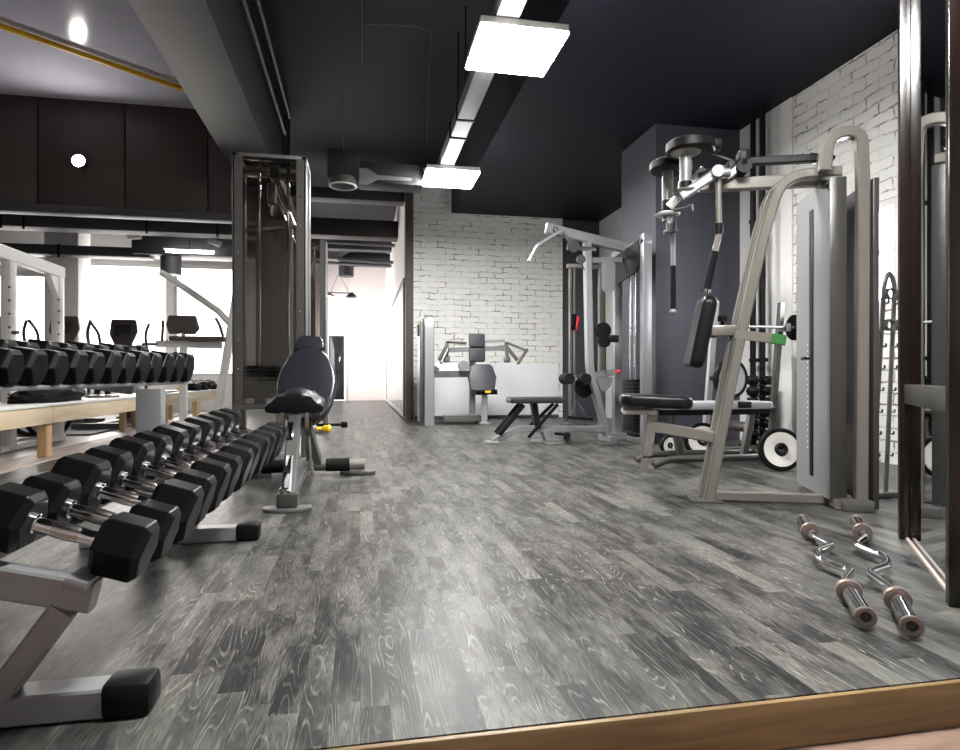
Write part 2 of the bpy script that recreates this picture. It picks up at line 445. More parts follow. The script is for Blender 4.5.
# right wall with a window opening at Y 4.38..4.78
wy0, wy1, wz0, wz1 = 4.30, 4.86, 1.30, 2.20
b = B()
b.box((XR + .1, (wy0 - 3) / 2, 1.95), (.2, wy0 + 3, 4.9))
b.box((XR + .1, (wy1 + 5.55) / 2, 1.95), (.2, 5.55 - wy1, 4.9))
b.box((XR + .1, (wy0 + wy1) / 2, wz0 / 2 - .25), (.2, wy1 - wy0, wz0 + .5))
b.box((XR + .1, (wy0 + wy1) / 2, (wz1 + 4.4) / 2), (.2, wy1 - wy0, 4.4 - wz1))
struct('wall_right', b, M['brick_y'])
struct('wall_right_plastered', B().box((XR + .10, 8.13, 2.1), (.24, 5.16, 4.5)), M['white_wall'])
wn1 = bpy.data.objects.new('window_1', None); C.objects.link(wn1); wn1['kind'] = 'structure'
mk('window_frame', B().box((XR + .06, wy0 + .03, 1.75), (.1, .06, wz1 - wz0), .004).box((XR + .06, wy1 - .03, 1.75), (.1, .06, wz1 - wz0), .004)
   .box((XR + .06, 4.58, wz1 - .03), (.1, .44, .06), .004).box((XR + .06, 4.58, wz0 + .03), (.1, .44, .06), .004).box((XR + .06, 4.58, 1.78), (.08, .44, .03), .004), M['white'], wn1)
mk('pane', B().box((XR + .06, 4.58, 1.75), (.006, .44, .78)), M['glass'], wn1)
struct('wall_pillar', B().box((3.78, 6.88, 1.95), (1.08, .92, 3.98)), M['navy'])
struct('wall_back', B().box((2.22, YB + .12, 2.1), (2.67, .24, 4.6)), M['brick_x'])
struct('wall_back_dark', B().box((3.90, YB + .2, 2.1), (.82, .24, 4.6)), M['navy'])
struct('trim_3', B().box((.825, YB + .10, 2.1), (.13, .30, 4.4), .003), M['brown_grey'])
struct('wall_dado', B().box((2.21, YB - .014, .485), (2.52, .028, .93), .003), M['panel_white'])
struct('baseboard_back', B().box((2.19, YB - .03, .03), (2.56, .02, .05), .002), M['dark_steel'])
# corridor
struct('wall_corridor_right', B().box((.86, 15.05, 2.1), (.2, 8.7, 4.6)), M['warm_wall'])
struct('wall_corridor_left', B().box((-1.55, 14.4, 2.1), (.2, .7, 4.6)).box((-1.55, 19.05, 2.1), (.2, .6, 4.6)).box((-1.55, 16.75, .3), (.2, 4.0, 1.0)).box((-1.55, 16.75, 3.55), (.2, 4.0, 1.7)), M['warm_wall'])
wc = bpy.data.objects.new('window_5', None); C.objects.link(wc); wc['kind'] = 'structure'  # added window, lets in daylight to brighten the corridor
mk('window_frame', B().box((-1.55, 14.78, 1.75), (.08, .06, 1.9), .004).box((-1.55, 18.72, 1.75), (.08, .06, 1.9), .004).box((-1.55, 16.75, .83), (.08, 3.9, .06), .004).box((-1.55, 16.75, 2.67), (.08, 3.9, .06), .004), M['white'], wc)
mk('pane', B().box((-1.55, 16.75, 1.75), (.006, 3.88, 1.78)), M['glass'], wc)
b = B()
b.box((-1.24, 19.4, 2.1), (.50, .2, 4.6)); b.box((.34, 19.4, 2.1), (1.46, .2, 4.6)); b.box((-.69, 19.4, 3.36), (.62, .2, 1.95))
struct('wall_corridor_end', b, M['warm_wall'])
dr = bpy.data.objects.new('door_1', None); C.objects.link(dr); dr['kind'] = 'structure'
mk('door_frame', B().box((-.96, 19.29, 1.19), (.07, .06, 2.40), .004).box((-.42, 19.29, 1.19), (.07, .06, 2.40), .004).box((-.69, 19.29, 2.41), (.62, .06, .07), .004), M['white'], dr)
mk('door_leaf', B().box((-.70, 19.36, 1.0), (.46, .04, 1.94), .004), M['dark_glass'], dr)
mk('transom_panel', B().box((-.69, 19.37, 2.18), (.5, .04, .42), .003), M['white'], dr)
# corridor wall mirror with a wooden frame
mr = thing('wall_mirror', 'large pale wall mirror in thin wooden frame on the corridor wall', 'mirror', (.75, 14.3, 0))
y0, y1, z0, z1 = 10.85, 18.0, .06, 2.42
mk('mirror_glass', B().box((.752, (y0 + y1) / 2, (z0 + z1) / 2), (.012, y1 - y0 - .05, z1 - z0 - .05)), M['frost'], mr, world=True)
mk('mirror_frame', B().box((.745, (y0 + y1) / 2, z0), (.03, y1 - y0, .06), .003).box((.745, (y0 + y1) / 2, z1), (.03, y1 - y0, .05), .003)
   .box((.745, y0, (z0 + z1) / 2), (.03, .05, z1 - z0), .003).box((.745, y1, (z0 + z1) / 2), (.03, .05, z1 - z0), .003), M['strip'], mr, world=True)
# left room: window wall
b = B()
b.box((-1.90, 14.1, 2.1), (.90, .2, 4.6)); b.box((-5.9, 14.1, 3.78), (7.1, .2, 1.42)); b.box((-5.9, 14.1, .30), (7.1, .2, .9))
for x in (-3.9, -5.6): b.box((x, 14.1, 1.9), (.12, .2, 2.4))
b.box((-8.4, 14.1, 1.9), (2.12, .2, 2.4))
struct('wall_window_side', b, M['white_wall'])
xs = [(-3.84, -2.35), (-5.54, -3.96), (-7.34, -5.66)]
for i, (xa, xb) in enumerate(xs):
    wi = bpy.data.objects.new('window_%d' % (i + 2), None); C.objects.link(wi); wi['kind'] = 'structure'
    xc = (xa + xb) / 2
    mk('window_frame', B().box((xa + .025, 14.08, 1.91), (.05, .08, 2.32), .004).box((xb - .025, 14.08, 1.91), (.05, .08, 2.32), .004)
       .box((xc, 14.08, .775), (xb - xa - .1, .08, .05), .004).box((xc, 14.08, 3.045), (xb - xa - .1, .08, .05), .004), M['white'], wi)
    mk('pane', B().box((xc, 14.08, 1.91), (xb - xa - .1, .006, 2.22)), M['glass'], wi)
struct('wall_left', B().box((-9.3, 5.5, 2.1), (.2, 17.4, 4.6)), M['navy'])
struct('wall_rear', B().box((-2.4, -3.1, 2.1), (13.8, .2, 4.6)), M['white_wall'])
struct('wall_column', B().box((-5.05, 12.1, 2.1), (.53, .5, 4.4), .01), M['white_wall'])
# ceilings
struct('ceiling', B().box((.9, 8.2, ZH + .08), (4.9, 22.6, .16)).box((-2.9, 14.2, ZH + .08), (2.7, 10.6, .16)).box((-6.7, 11.6, ZH + .08), (5.0, 5.4, .16)), M['ceil'])
struct('ceiling_lower', B().box((2.98, 3.85, ZL + .42), (2.86, 13.9, .84)), M['ceil'])
struct('ceiling_glossy', B().box((-5.35, 2.9, ZH + .08), (7.6, 11.9, .16)), M['gloss_ceil'])
struct('trim_4', B().box((-1.30, 2.9, 3.80), (.52, 11.9, 1.0), .004), M['beam'])
b = B()
for k in range(8): b.box((-8.63 + 1.02 * k, 8.87, 3.6), (1.005, .06, 1.38), .006)
b.box((-5.05, 8.93, 3.6), (8.2, .06, 1.38))
struct('wall_bulkhead', b, M['brown_panel'])
struct('trim_5', B().box((-5.05, 8.86, 2.86), (8.2, .2, .10), .006), M['duct_grey'])
for n_, (x0, x1, y, z, h, dp, mm) in enumerate(((-1.45, .76, 11.0, 3.86, .18, .3, 'duct_grey'), (-1.45, .76, 12.9, 3.72, .34, .4, 'beam'), (-1.45, .76, 15.4, 3.95, .3, .3, 'duct_grey'))):
    struct('trim_%d' % (6 + n_), B().box(((x0 + x1) / 2, y, z), (x1 - x0, dp, h), .004), M[mm])

# ------------------------------------------------------------------ ceiling services
def panel_light(x, y, label):
    t = thing('ceiling_light', label, 'ceiling light', (x, y, 3.14), 0, 'square panel lights')
    mk('frame', B().box((0, .305, .03), (.63, .02, .05), .003).box((0, -.305, .03), (.63, .02, .05), .003).box((.305, 0, .03), (.02, .59, .05), .003)
       .box((-.305, 0, .03), (.02, .59, .05), .003).box((0, 0, .04), (.59, .59, .008)), M['white'], t)
    mk('diffuser', B().box((0, 0, -.004), (.63, .63, .018)), M['lamp'], t)
    mk('hanger', B().box((-.10, 0, .05), (.16, .10, .012), .002), M['grey_steel'], t)
panel_light(1.125, 4.47, 'nearest square glowing ceiling panel light at the top of the photo')
panel_light(1.075, 7.50, 'smaller-looking glowing ceiling panel light in front of the white brick wall')
t = thing('cable_duct', 'grey square overhead duct running between the two ceiling panel lights', 'duct', (1.0, 3, 3.26))
mk('duct_body', B().box((1.0, 4.3, 3.265), (.16, 9.6, .13), .003), M['duct_pale'], t, world=True)
for y in (5.9, 6.35, 2.6):
    mk('bracket', B().box((1.0, y, 3.27), (.19, .035, .17), .003).cyl((1.0, y, 3.35), (1.0, y, ZH - .005), .008, n=8), M['black'], t, world=True)
panel_light(1.15, 1.35, 'unseen square ceiling panel light added above the platform edge for frontal light')  # unseen panel, added to bring up the frontal light
# vent box with round diffuser
t = thing('air_vent', 'dark ceiling air duct with a round white ringed diffuser', 'air vent', (-.18, 7.7, 3.0))
mk('duct_box', B().box((-.19, 7.75, 3.26), (.38, .4, .34), .004).box((.38, 7.85, 3.22), (.78, .34, .25), .004), M['beam'], t, world=True)
mk('diffuser', B().lathe([(0, .15), (-.06, .155), (-.09, .165), (-.10, .15), (-.07, .12), (-.05, .0)], (-.20, 7.62, 3.11), (0, 0, 1)), M['grey_steel'], t, world=True)
mk('diffuser_ring', B().ring((-.20, 7.62, 3.01), (0, 0, 1), .158, .010, 32), M['white'], t, world=True)
mk('bracket_plate', B().prism([(0, 0.1), (.10, .1), (.22, .03), (.62, .02), (.62, -.02), (.22, -.02), (.10, -.09), (0, -.09)], frame((-.01, 7.50, 3.10), (1, 0, 0), (0, 0, 1)), .02), M['duct_pale'], t, world=True)
mk('hanger_rod', B().cyl((-.2, 7.75, 3.42), (-.2, 7.75, ZH), .008, n=8), M['grey_steel'], t, world=True)
# conduits on the beam side
for k, (x, z) in enumerate(((-.985, 3.96), (-.925, 4.18))):
    single('conduit_pipe', B().tube([(x, -1, z), (x, 4, z + .006), (x, 8.6, z)], .022, 8), M['grey_steel'], ('lower' if k == 0 else 'upper') + ' grey conduit pipe running beside the big ceiling beam', 'pipe', 'conduits beside the ceiling beam')
single('ceiling_cable', B().tube([(.0, 1.4, 4.28), (.0, 5.0, 4.27), (.02, 6.3, 4.28), (.02, 7.2, 4.27)], .007, 6).tube([(.02, 6.35, 4.275), (.5, 6.3, 4.275), (.72, 6.35, 4.27), (.75, 6.9, 4.0), (.76, 7.2, 3.35)], .006, 6), M['dark_steel'], 'thin grey cable stapled across the dark ceiling towards the vent', 'cable')
# yellow tube across the glossy ceiling
single('yellow_pipe', B().tube([(-7.2, 4.19, 4.26), (-1.62, 8.58, 4.26)], .028, 10), M['orange_y'], 'yellow pipe running diagonally under the glossy ceiling', 'pipe')
# bulkhead spotlight
t = thing('spotlight', 'very bright spotlight on the dark brown bulkhead', 'spotlight', (-3.53, 8.78, 3.48))
mk('housing', B().lathe([(0, .0), (0, .07), (.10, .08), (.10, .0)], (0, .06, 0), (0, -1, 0), 20), M['black'], t)
mk('lens', B().lathe([(.105, .0), (.103, .072), (.10, .074)], (0, .06, 0), (0, -1, 0), 20), M['spot'], t)
# ducts of the left room
t = thing('ventilation_duct', 'long grey ventilation duct just under the brown bulkhead', 'duct', (-5.2, 10.6, 3.1))
mk('duct_body', B().box((-5.1, 10.6, 3.10), (7.6, .34, .24), .01), M['duct_grey'], t, world=True)
for x in (-5.25, -4.95, -3.25, -2.22, -1.85): mk('strap', B().box((x, 10.42, 3.09), (.03, .012, .30), .002), M['black'], t, world=True)
t = thing('lower_ventilation_duct', 'lower flat duct crossing in front of the white column', 'duct', (-5.2, 11.4, 2.8))
mk('duct_body', B().box((-5.6, 11.5, 2.82), (4.2, .3, .16), .01).box((-2.6, 11.5, 2.96), (2.3, .5, .36), .03), M['duct_grey'], t, world=True)
mk('elbow', B().lathe([(0, .0), (0, .17), (.30, .17), (.30, 0)], (-3.2, 11.5, 2.78), (0, 0, -1), 20), M['duct_grey'], t, world=True)
mk('strap', B().box((-4.87, 11.34, 2.80), (.04, .012, .22), .002), M['black'], t, world=True)
t = thing('tube_light', 'glowing fluorescent tube light hanging in the left room', 'ceiling light', (-2.75, 10.9, 2.78))
mk('fixture', B().box((0, 0, .04), (.78, .10, .04), .004), M['white'], t)
mk('tube', B().cyl((-.36, 0, 0), (.36, 0, 0), .02, n=12).cyl((-.36, .04, 0), (.36, .04, 0), .02, n=12), M['tube_lamp'], t)
mk('cord', B().cyl((0, 0, .06), (0, 0, 1.5), .006, n=6), M['black'], t)
for k, (x, lab) in enumerate(((-3.62, 'white track spotlight head left of the tube light'), (-2.40, 'white track spotlight head right of the tube light'))):
    t = thing('track_spotlight', lab, 'spotlight', (x, 10.9, 2.98), 0, 'track spotlights in the left room')
    mk('head', B().lathe([(0, .0), (0, .035), (.04, .045), (.20, .055), (.20, .0)], (-.06, 0, 0), (1, -.1, .12) if k == 0 else (1, 0, -.3), 16), M['white'], t)
    mk('arm', B().cyl((0, 0, .03), (0, 0, 1.32), .01, n=8).box((0, 0, .17), (.5, .03, .02)), M['white'], t)
# pendants in the corridor
t = thing('pendant_lamp_pair', 'two small pendant shades on a cross bar in the corridor', 'pendant lamp', (-.45, 14.5, 2.6))
mk('cross_bar', B().cyl((-.28, 0, .04), (.26, 0, .04), .012, n=8).cyl((-.2, 0, .04), (-.05, 0, .45), .006, n=6).cyl((.2, 0, .04), (-.0, 0, .45), .006, n=6).cyl((-.02, 0, .45), (-.02, 0, 1.7), .006, n=6), M['grey_steel'], t)
for x, lit in ((-.25, True), (.26, False)):
    s_ = mk('lamp_shade', B().lathe([(.06, .02), (.04, .05), (-.05, .14), (-.052, .13), (.03, .04)], (x, 0, 0), (0, 0, 1), 20), M['cream'] if lit else M['grey_steel'], t)
    if lit: mk('bulb', B().lathe([(-.06, 0), (-.05, .05), (-.02, .06), (.02, .03), (.03, 0)], (x, 0, 0), (0, 0, 1), 16), M['bulb'], s_)
for k, (y, z, x0) in enumerate(((13.6, 3.62, -1.4), (14.2, 3.36, -.5), (15.0, 3.42, -1.4))):
    single('overhead_pipe', B().cyl((x0, y, z), (.74, y, z - .04), .04, n=12), M['duct_pale'], ('nearest', 'shorter middle', 'farthest')[k] + ' pale pipe crossing above the corridor', 'pipe', 'pipes above the corridor')
single('duct_elbow', B().tube(fillet([(.76, 16.3, 3.75), (-.35, 16.3, 3.75), (-.35, 16.3, 3.30)], .3), .19, 16), M['duct_grey'], 'round dark duct elbow turning down near the corridor end', 'duct')
# black pipes on the right wall
for k, y in enumerate((5.83, 5.99)):
    single('wall_pipe', B().cyl((4.15, y, 0), (4.15, y, ZL), .03, n=12).box((4.16, y, .9), (.05, .10, .04)).box((4.16, y, 2.4), (.05, .10, .04)), M['black'], ('nearer' if k == 0 else 'farther') + ' of two black vertical pipes on the white right wall', 'pipe', 'black wall pipes')

# ------------------------------------------------------------------ standing mirror on the right
ma = math.atan2(.80, .60)
t = thing('standing_mirror', 'tall mirror held between two dark lacquered posts at the right edge', 'mirror', (1.86, 1.64, 0), ma)
LM = .86
mk('mirror_glass', B().box((LM / 2, -.012, 1.48), (LM - .03, .01, 2.92)), M['mirror'], t)
mk('post', B().box((LM + .02, .0, 1.5), (.05, .066, 3.0), .004), M['darkwood'], t)
mk('post', B().box((-.02, .0, 1.5), (.05, .066, 3.0), .004), M['darkwood'], t)
mk('rail', B().box((LM / 2, .004, .645), (LM, .026, .085), .004), M['dark_steel'], t)
mk('sill', B().box((LM / 2, .005, .006), (LM, .012, .012), .001), M['strip'], t)

# ------------------------------------------------------------------ pec deck machine (local frame: x towards the stack, y away)
PA = R(-21.2)
t = thing('pec_deck_machine', 'large chest fly machine with curved pale frame and hanging arm grips', 'exercise machine', (1.99, 3.31, 0), PA)
ch = M['champagne']
UP = fillet([(0, 0, 0), (.158, 0, .877), (.315, 0, 1.60), (.40, 0, 1.855), (.70, 0, 1.86)], .16, 10)
mk('front_upright', B().sweep([(p.x, -.045, p.z) for p in UP], rrect(.055, .085, .008), (0, 1, 0)).sweep([(p.x - .02, .035, p.z - .005) for p in UP], rrect(.05, .06, .008), (0, 1, 0)), ch, t)
mk('upright_groove', B().sweep([(p.x - .012, -.003, p.z - .003) for p in UP], rrect(.04, .05, .006), (0, 1, 0)), M['grey_steel'], t)
mk('foot_plate', B().box((-.01, 0, .006), (.18, .20, .012), .003), M['grey_steel'], t)
mk('top_beam', B().seg((-.15, .06, 1.855), (.66, .06, 1.855), .06, .07, .006), ch, t)
AR = fillet([(.585, 0, 1.84), (.60, 0, 2.03), (.765, 0, 2.05), (.775, 0, 1.78), (.765, 0, .03)], .13, 10)
mk('stack_arch', B().sweep([(p.x, -.155, p.z) for p in AR], rrect(.06, .058, .008), (0, 1, 0)), ch, t)
mk('arch_foot', B().box((.74, -.155, .03), (.15, .10, .06), .006), M['grey_steel'], t)
mk('base_rail', B().seg((.02, -.02, .034), (.76, -.02, .034), .05, .05, .005).seg((.66, -.16, .03), (.66, .44, .03), .05, .05, .005), ch, t)
sh = mk('stack_shroud', B().box((.665, .14, .925), (.07, .52, 1.75), .006), M['grey_steel'], t)
mk('side_plate', B().box((.665, -.122, .925), (.085, .006, 1.78), .002), M['dark_steel'], sh)
fp = mk('front_plate', B().prism([(-.26, .05), (.26, .05), (.26, 1.80), (-.14, 1.83), (-.26, 1.74)], frame((.620, .15, 0), (0, 1, 0), (0, 0, 1)), .012), M['plate_grey'], t)
mk('selector_slot', B().box((.610, .13, .92), (.006, .052, 1.56), .02), M['black'], fp)
b = B()
for k in range(19): b.box((.6125, .20, .30 + k * .034), (.002, .012, .008))
mk('weight_marks', b, M['white'], fp)
mk('selector_pin', B().cyl((.62, .15, .83), (.57, .15, .83), .008, n=8).cyl((.575, .12, .83), (.575, .18, .83), .009, n=8), M['black'], t)
mk('rear_panel', B().box((.84, .05, .90), (.03, .42, 1.78), .004), M['dark_steel'], t)
mk('drive_belt', B().seg((.22, 0, 1.965), (.60, -.02, 1.955), .045, .045, .006).seg((.55, -.02, 1.975), (.68, -.02, 1.95), .045, .02, .004), M['black'], t)
mk('belt_wheel', B().lathe([(-.03, 0), (-.03, .045), (-.015, .04), (.015, .04), (.03, .045), (.03, 0)], (.625, -.02, 1.945), (0, 1, 0), 24), M['chrome'], t)
mk('belt_carriage', B().box((.20, .0, 1.975), (.06, .10, .11), .015).box((.15, .04, 1.95), (.05, .06, .08), .01).lathe([(-.05, 0), (-.05, .04), (.05, .04), (.05, 0)], (.20, 0, 1.93), (0, 1, 0), 16), M['black'], t)
mk('carriage_link', B().seg((.10, .02, 1.87), (.21, .0, 1.96), .03, .04).cyl((-.02, .04, 2.06), (.16, .02, 1.98), .006, n=6), ch, t)
# pivot assemblies
def pivot(px_, ty, zt, zb):
    b_ = B().cyl((px_, ty, zb), (px_, ty, zt), .034, n=20)
    return b_
p1 = mk('near_pivot_post', pivot(-.12, -.02, 2.04, 1.80), M['silver'], t)
mk('collar', B().lathe([(0, 0), (0, .07), (.012, .078), (.02, .06), (.02, 0)], (-.12, -.02, 1.795), (0, 0, 1)), M['champagne'], p1)
mk('upper_flange', B().lathe([(0, 0), (0, .06), (.014, .085), (.02, .085), (.02, 0)], (-.12, -.02, 2.015), (0, 0, 1)), M['champagne'], p1)
mk('bearing', B().cyl((-.12, -.02, 1.815), (-.12, -.02, 1.86), .037, n=20), M['black'], p1)
p2 = mk('far_pivot_post', pivot(-.19, .25, 2.05, 1.70), M['silver'], t)
mk('collar', B().lathe([(0, 0), (0, .07), (.012, .078), (.02, .06), (.02, 0)], (-.19, .25, 1.735), (0, 0, 1)), M['white'], p2)
mk('bearing', B().cyl((-.19, .25, 1.76), (-.19, .25, 1.83), .037, n=20), M['black'], p2)
mk('near_cam', B().lathe([(0, 0), (0, .13), (.01, .14), (.055, .14), (.065, .13), (.065, 0)], (-.09, .0, 2.035), (0, 0, 1), 36).box((.03, .0, 2.07), (.10, .10, .055), .01), M['black'], t)
mk('far_cam', B().lathe([(0, 0), (0, .12), (.01, .13), (.05, .13), (.06, .12), (.06, 0)], (-.17, .25, 2.015), (0, 0, 1), 36), M['black'], t)
mk('cam_cradle', B().seg((-.02, .13, 1.93), (.18, .05, 1.96), .04, .05).seg((-.19, .25, 1.86), (.0, .06, 1.86), .05, .05), M['dark_steel'], t)
# near arm
na = mk('near_arm_lever', B().seg((-.15, -.07, 1.765), (.06, -.075, 1.90), .024, .058, .01), M['silver'], t)
mk('lever_hub', B().cyl((.045, -.11, 1.89), (.045, -.02, 1.89), .034, n=18).cyl((.05, -.06, 1.89), (.12, -.06, 1.89), .026, n=16), M['silver'], na)
rd = mk('near_arm_rod', B().tube(fillet([(.055, -.06, 1.87), (.058, -.06, 1.54), (.038, -.06, 1.45), (-.015, -.06, 1.20)], .04), .017, 12), M['champagne'], t)
mk('rod_joint', B().cyl((.057, -.06, 1.60), (.057, -.06, 1.54), .024, n=14), M['black'], rd)
mk('near_arm_grip', B().cyl((.036, -.06, 1.44), (-.012, -.06, 1.225), .024, n=14), M['foam'], t)
mk('grip_end_cap', B().cyl((-.012, -.06, 1.225), (-.016, -.06, 1.205), .027, n=14), M['chrome'], t)
# far arm
mk('far_arm_lever', B().seg((-.19, .17, 1.77), (.01, .12, 1.98), .024, .05, .008), M['white'], t)
mk('far_arm_block', B().box((-.17, .25, 1.68), (.06, .06, .10), .008).box((-.17, .25, 1.635), (.085, .05, .02), .004), M['silver'], t)
mk('far_arm_rod', B().cyl((-.157, .25, 1.64), (-.157, .25, 1.12), .014, n=12), M['silver'], t)
mk('far_arm_grip', B().cyl((-.157, .25, 1.42), (-.157, .25, 1.15), .018, n=14), M['foam'], t)
mk('far_grip_knob', B().lathe([(-.02, 0), (-.014, .015), (0, .02), (.014, .015), (.02, 0)], (-.157, .25, 1.13), (0, 0, 1), 16), M['silver'], t)
mk('adjusting_knob', B().cyl((-.16, .16, 1.745), (-.08, .12, 1.745), .012, n=10).cyl((-.08, .12, 1.745), (-.06, .11, 1.745), .022, n=12), M['silver'], t)
# back pad and seat
fr = frame((-.02, .10, .985), (0, 1, 0), (.20, 0, .98))
mk('back_pad', B().pad(rr_outline(.30, .43, .05), .085, fr, .03), M['pad'], t)
mk('pad_bracket', B().box((.095, .0, .99), (.14, .05, .06), .006).box((.05, .07, .98), (.06, .16, .05), .006), ch, t)
mk('bracket_knob', B().cyl((.09, 0, 1.02), (.09, 0, 1.05), .012, n=10).cyl((.09, 0, 1.045), (.09, 0, 1.075), .028, n=14), M['black'], t)
lv = mk('range_lever', B().seg((.14, -.08, .965), (.40, -.10, .925), .012, .055, .004), M['champagne'], t)
mk('lever_tip', B().seg((.33, -.098, .936), (.405, -.101, .924), .015, .058, .004), M['green'], lv)
b = B(); ol = rr_outline(.42, .34, .07, cx=-.285, cy=.10)
b.pad(ol, .075, Matrix.Translation((0, 0, .562)) @ Matrix.Rotation(R(2.5), 4, 'Y'), .03)
mk('seat_pad', b, M['pad'], t)
mk('seat_shell', B().box((-.38, .10, .512), (.20, .24, .03), .012), M['cream'], t)
mk('seat_post', B().seg((-.30, .06, .51), (-.335, .06, .25), .06, .085, .006, (0, 1, 0)), ch, t)
mk('seat_post_foot', B().seg((-.335, .06, .27), (-.355, .06, .15), .04, .055, .005, (0, 1, 0)), M['champagne'], t)
mk('seat_arm', B().seg((-.31, .04, .425), (.06, .0, .365), .05, .065, .006), ch, t)

# ------------------------------------------------------------------ plates, bench and barbell behind the pec deck
def plate(x, y, z, r, rz, tilt, face, label, th=.045, name='weight_plate'):
    t = thing(name, label, 'weight plate', (x, y, z), rz, 'weight plates at the right')
    t.rotation_euler = (tilt, 0, rz)
    mk('tyre', B().lathe([(-th / 2, r * .80), (-th / 2, r * .96), (-th / 2 + .008, r), (th / 2 - .008, r), (th / 2, r * .96), (th / 2, r * .80)], (0, 0, 0), (0, 1, 0), 40), M['rubber'], t)
    f = mk('disc_face', B().lathe([(-th / 2 + .006, r * .28), (-th / 2 + .002, r * .32), (-th / 2 + .002, r * .82), (th / 2 - .002, r * .82), (th / 2 - .002, r * .3)], (0, 0, 0), (0, 1, 0), 40), face, t)
    mk('hub', B().ring((0, -th / 2 + .004, 0), (0, 1, 0), r * .22, r * .09, 28), M['black'], t)
    return t
t = thing('flat_bench', 'flat weight bench with pale reflection painted on top, on black legs behind the chest machine', 'bench', (2.85, 4.65, 0))
mk('bench_pad', B().pad(rr_outline(1.0, .28, .05, cx=-.02), .06, Matrix.Translation((0, 0, .49)), .02), M['pad_reflection'], t)
mk('reflection_gap_band', B().box((.20, 0, .4925), (.14, .283, .058), .012), M['pad'], t)  # dark gap in the reflection painted on the pad
mk('spine', B().seg((-.5, 0, .435), (.5, 0, .435), .08, .05), M['black'], t)
for sx in (-1, 1):
    mk('leg', B().seg((sx * .36, 0, .43), (sx * .28, 0, .06), .05, .06, .006, (0, 1, 0)), M['dark_steel'], t)
mk('base_tube', B().tube(fillet([(-.60, -.16, .03), (-.48, -.16, .075), (.5, -.16, .075), (.5, .16, .075), (-.48, .16, .075), (-.60, .16, .03)], .06), .028, 12), M['dark_steel'], t)
t = thing('barbell_rack', 'dark upright rack holding a barbell by the right wall', 'rack', (3.55, 5.15, 0))
for x in (3.10, 3.78):
    mk('upright', B().seg((x, 5.2, .02), (x + .12, 5.2, 1.42), .05, .05), M['silver'] if x < 3.5 else M['dark_steel'], t, world=True)
    mk('hook', B().box((x + .10, 5.13, 1.155), (.05, .12, .02)).box((x + .10, 5.08, 1.18), (.05, .016, .07)), M['dark_steel'], t, world=True)
mk('cross_tube', B().cyl((3.14, 5.2, .42), (3.81, 5.2, .42), .04, n=14).seg((3.1, 5.2, .04), (3.8, 5.2, .04), .06, .06), M['dark_steel'], t, world=True)
mk('lower_tube', B().cyl((3.32, 5.2, .28), (3.32, 4.84, .28), .045, n=14), M['dark_steel'], t, world=True)
mk('plate_peg', B().cyl((3.17, 5.2, .71), (3.17, 4.82, .71), .022, n=12), M['black'], t, world=True)
mk('foot', B().seg((3.32, 5.45, .03), (3.32, 4.9, .03), .06, .05).seg((3.75, 5.45, .03), (3.75, 4.9, .03), .06, .05), M['dark_steel'], t, world=True)
t = thing('barbell', 'straight steel barbell lying across the rack hooks', 'barbell', (3.5, 5.105, 1.180))
mk('bar', B().cyl((-.55, 0, 0), (.70, 0, 0), .013, n=12), M['silver'], t)
mk('end_disc', B().lathe([(-.03, 0), (-.03, .12), (.03, .12), (.03, 0)], (.49, 0, 0), (1, 0, 0), 30), M['rubber'], t)
plate(3.17, 4.89, .706, .175, R(8), 0, M['grey_plate'], 'grey-faced weight plate hung on the rack peg')
plate(3.155, 4.22, .166, .165, R(-14), R(-8), M['white_plate'], 'white-faced weight plate leaning on the floor nearest the machine shroud', .05)
plate(2.98, 5.03, .160, .155, R(-20), R(-6), M['white_plate'], 'white-faced weight plate on the floor half hidden by the slanted upright', .10)
plate(2.78, 5.25, .095, .09, R(6), R(-4), M['white_plate'], 'small white weight plate on the floor below the flat bench')
t = thing('dumbbell_tower', 'narrow black stand stacked with small dumbbells by the wall pipes', 'rack', (3.98, 5.62, 0))
mk('pole', B().box((0, .12, .38), (.05, .04, .74), .004), M['black'], t)
mk('base', B().box((0, 0, .015), (.30, .30, .03), .005), M['black'], t)
for k in range(6): mk('cradle', B().box((0, .05, .085 + k * .11), (.10, .13, .012)), M['black'], t)
def hexhead(b_, x0, x1, r, ch_):
    # hexagonal head along local x, flat side down, chamfered ends
    rings = []
    for x, rr in ((x0, r * .80), (x0 + ch_, r), (x1 - ch_, r), (x1, r * .80)):
        rings.append([b_.bm.verts.new((x, rr * math.cos(R(60 * k)), rr * math.sin(R(60 * k)))) for k in range(6)])
    fs = []
    for p, q in zip(rings, rings[1:]):
        for k in range(6): fs.append(b_.bm.faces.new((p[k], p[(k + 1) % 6], q[(k + 1) % 6], q[k])))
    fs.append(b_.bm.faces.new(list(reversed(rings[0])))); fs.append(b_.bm.faces.new(rings[-1]))
    bmesh.ops.bevel(b_.bm, geom=list({e for f in fs for e in f.edges}), offset=.0022, segments=1, affect='EDGES', profile=.5)
    return b_
sm = B(); hexhead(sm, -.125, -.03, .052, .01); hexhead(sm, .03, .125, .052, .01); sm.cyl((-.06, 0, 0), (.06, 0, 0), .014, n=10)
words = ['bottom', 'second from bottom', 'third from bottom', 'fourth from bottom', 'second from top', 'topmost']
first = None
for k in range(6):
    if first is None: first = o = mk('dumbbell', sm, M['dumbbell'])
    else: o = first.copy(); C.objects.link(o)
    o.location = (3.98, 5.64, .0915 + .0455 + k * .11)
    tag(o, words[k] + ' small black dumbbell in the narrow stand by the pipes', 'dumbbell', 'small dumbbells in the narrow stand')
